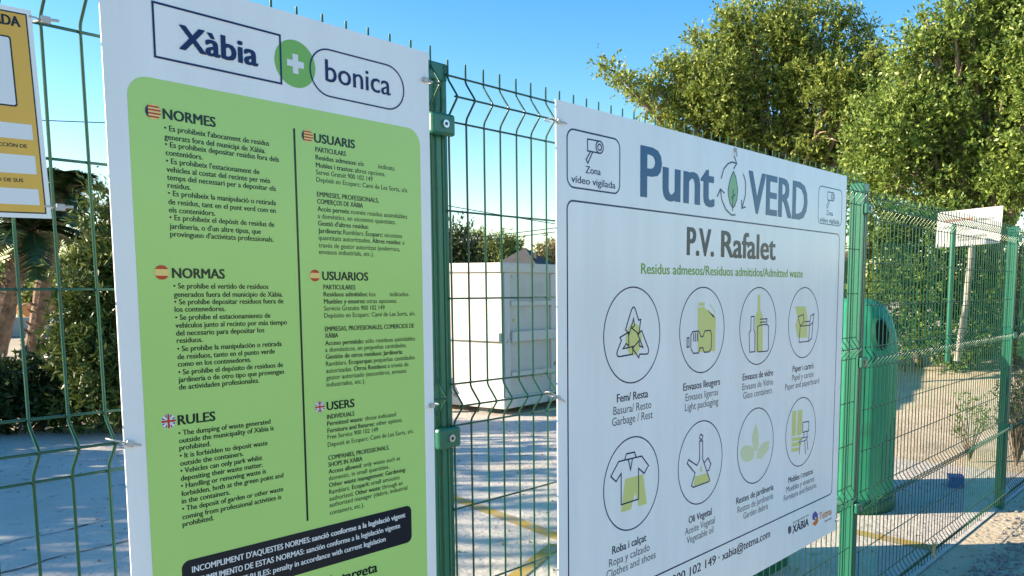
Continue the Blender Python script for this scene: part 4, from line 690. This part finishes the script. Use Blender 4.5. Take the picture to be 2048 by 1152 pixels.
def scrub(loc, r, h, m, label, seed, n=12, grp='pale scrub far beyond the yard', dens=170, ll=.26, lw=.10, name='scrub_tree'):
    rg = random.Random(seed); cs = [(loc[0]+rg.uniform(-r, r)*.7, loc[1]+rg.uniform(-r, r)*.6, h*rg.uniform(.35, .85), r*rg.uniform(.3, .48)) for _ in range(n)]
    return tree(name, loc, cs, m, label, 'tree', grp, dens=dens, ll=ll, lw=lw, rb=.16, seed=seed, frac=.6, sprig=.55)
scrub((15.8, 44, 0), 2.0, 2.6, 'leaf_far', 'pale yellowish scrub tree behind the orange rocks', 61)
scrub((10.2, 42, 0), 1.8, 2.3, 'leaf_far', 'pale green scrub tree left of the orange rocks', 62)
scrub((21, 50, 0), 2.2, 3.4, 'leaf_far', 'pale scrub tree farthest right behind the orange rocks', 63)
# distant wood on the horizon
rw = random.Random(77); cw = []
for i in range(210):
    a = math.radians(-50+190*i/209+rw.uniform(-.6, .6)); d = rw.uniform(105, 130); cw.append((d*math.sin(a), d*math.cos(a), rw.uniform(.3, 1.6), rw.uniform(1.2, 2.0)))
fw = structure('far_wood', leaf_mesh('far_wood', cw, 26, .9, .5, 78, sprig=1.0), 'leaf_far', 'stuff'); tag(fw, 'low pale green wood along the horizon', 'wood', None, 'stuff')
# behind the skip
GS = 'trees behind the white skip'
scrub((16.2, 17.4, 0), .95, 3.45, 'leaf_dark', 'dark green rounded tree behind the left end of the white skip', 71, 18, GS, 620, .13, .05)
scrub((37.6, 37.2, 0), 1.7, 5.0, 'leaf_far', 'pale olive bushy tree behind the middle of the white skip', 72, 16, GS, 150, .26, .08)
scrub((42.5, 36.0, 0), 2.6, 4.6, 'leaf_dry', 'pale olive tree behind the white skip beside the pictogram board', 73, 14, GS, 150, .26, .09)
hs = empty('house', (33.75, 31.1, 0), 'small house with a dark pyramid roof rising behind the white skip', 'house', None, math.radians(17))
mb = MB(); e = 2.15
mb.add([(-e, -e, 2.1), (e, -e, 2.1), (e, e, 2.1), (-e, e, 2.1), (0, 0, 3.72)], [(0, 1, 4), (1, 2, 4), (2, 3, 4), (3, 0, 4), (3, 2, 1, 0)]); rf = mb.build('roof', 'roof_tile', hs)
MB().box((-1.85, -1.85, 0), (1.85, 1.85, 2.095)).build('wall', 'house_wall', hs)
MB().box((-.62, -.95, 2.75), (-.46, -.79, 3.45)).build('chimney', 'roof_tile', rf)
# overhead cables
def cable(a, b, sag, label, ext=0.0):
    a, b = Vector(a), Vector(b); d = (b-a); a2, b2 = a-d*ext, b+d*ext; n = 24
    mb = MB(); mb.tube([a2.lerp(b2, i/n)+Vector((0, 0, -sag*4*(i/n)*(1-i/n)+sag*.0)) for i in range(n+1)], .011, 5); o = mb.build('power_cable', 'cable_black', None); tag(o, label, 'cable', 'thin overhead cables')
PT = DATA['PT']
cable(PT['cabA1'], PT['cabA2'], .03, 'thin overhead cable high between the first post and the pictogram board', 1.2)
cable(PT['cabB1'], PT['cabB2'], .02, 'upper of the two thin overhead cables above the dark house roof', .8); cable(PT['cabC1'], PT['cabC2'], .02, 'lower of the two thin overhead cables above the dark house roof', .8)
cable(PT['cabD1'], PT['cabD2'], .02, 'thin overhead cable in the sky between the yellow notice and the rules board', 2.0)

# trees west of the yard that keep it in shade
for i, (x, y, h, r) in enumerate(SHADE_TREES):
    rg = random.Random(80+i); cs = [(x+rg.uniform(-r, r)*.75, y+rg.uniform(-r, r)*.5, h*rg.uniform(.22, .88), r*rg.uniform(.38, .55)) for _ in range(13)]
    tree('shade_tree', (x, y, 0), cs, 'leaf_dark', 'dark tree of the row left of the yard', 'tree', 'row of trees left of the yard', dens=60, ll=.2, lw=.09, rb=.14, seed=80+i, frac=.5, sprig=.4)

# ------------------------------------------------------------------ weeds, straw and pebbles along the fence
def weed(loc, h, r, label, seed, m='leaf_shrub', ns=14):
    rg = random.Random(seed); o = empty('weed', loc, label, 'plant', 'weeds along the fence'); st = MB(); cs = []
    for i in range(ns):
        a = rg.uniform(0, 6.28); e = Vector((math.cos(a)*r*rg.uniform(.2, 1), math.sin(a)*r*rg.uniform(.2, 1), h*rg.uniform(.5, 1))); st.tube([(0, 0, 0), e*.5+Vector((0, 0, h*.12)), e], [.006, .004, .002], 4)
        cs.append((e.x, e.y, e.z, .05)); cs.append((e.x*.75, e.y*.75, e.z*.8, .04))
    st.build('stems', 'bark', o); link('leaves', leaf_mesh('leaves', cs, 1000, .032, .014, seed, sprig=.06, per=5), m, o); return o
weed((7.3, .72, 0), .62, .20, 'thin twiggy weed growing inside the fence left of the third post', 91)
weed((7.35, .30, 0), .85, .26, 'dark bushy weed just right of the third post', 93, 'leaf_dark', 60); weed((7.95, .25, 0), .85, .35, 'dark bushy weed at the right edge behind the fence', 94, 'leaf_dark', 60)
mb = MB(); rg = random.Random(7)
for i in range(7):
    a = rg.uniform(0, 6.28); mb.tube([(0, 0, 0), (.02*math.cos(a), .01, .05), (.035*math.cos(a), .015*math.sin(a), .10+.03*rg.random())], [.004, .005, .002], 4)
st = mb.build('dry_stalk', 'straw', None); st.location = (3.66, -.055, .10); tag(st, 'dry straw coloured stalk caught low on the fence', 'dry plant')
def pebbles(name, pts, kind):
    mb = MB(); rg = random.Random(9)
    for x, y, s in pts:
        n = 5; vs = [(x+s*math.cos(6.28*i/n+.3)*rg.uniform(.7, 1.2), y+s*math.sin(6.28*i/n+.3)*rg.uniform(.7, 1.2), -.006) for i in range(n)]; vt = [(x+s*.6*math.cos(6.28*i/n), y+s*.6*math.sin(6.28*i/n), -.006+s*rg.uniform(.5, .9)) for i in range(n)]
        mb.add(vs+vt, [(i, (i+1) % n, n+(i+1) % n, n+i) for i in range(n)]+[tuple(range(n, 2*n))])
    o = mb.build(name, 'pebble', None); o['kind'] = 'stuff'; return o
rg = random.Random(15); pts = []
for i in range(1500):
    x = rg.uniform(2.6, 7.5); y = -.38+.03*(x-4)+rg.gauss(0, .10)+.05*math.sin(x*5); pts.append((x, y, rg.uniform(.004, .018)))
for i in range(1200): pts.append((rg.uniform(2.5, 8), rg.uniform(-2.2, .0), rg.uniform(.003, .010)))
o = pebbles('verge_pebbles', pts, 'stuff'); tag(o, 'loose pebbles and grit along the sandy verge', 'pebbles', None, 'stuff')
pts = [(rg.uniform(-3, 6.9), rg.uniform(.2, 9), rg.uniform(.003, .014)) for i in range(1300)]
mbp = pebbles('yard_grit', pts, 'stuff'); tag(mbp, 'loose grit and leaf bits scattered over the concrete yard', 'grit', None, 'stuff'); mbp.location = (0, 0, .008)
bpy.data.objects.remove(_fo)
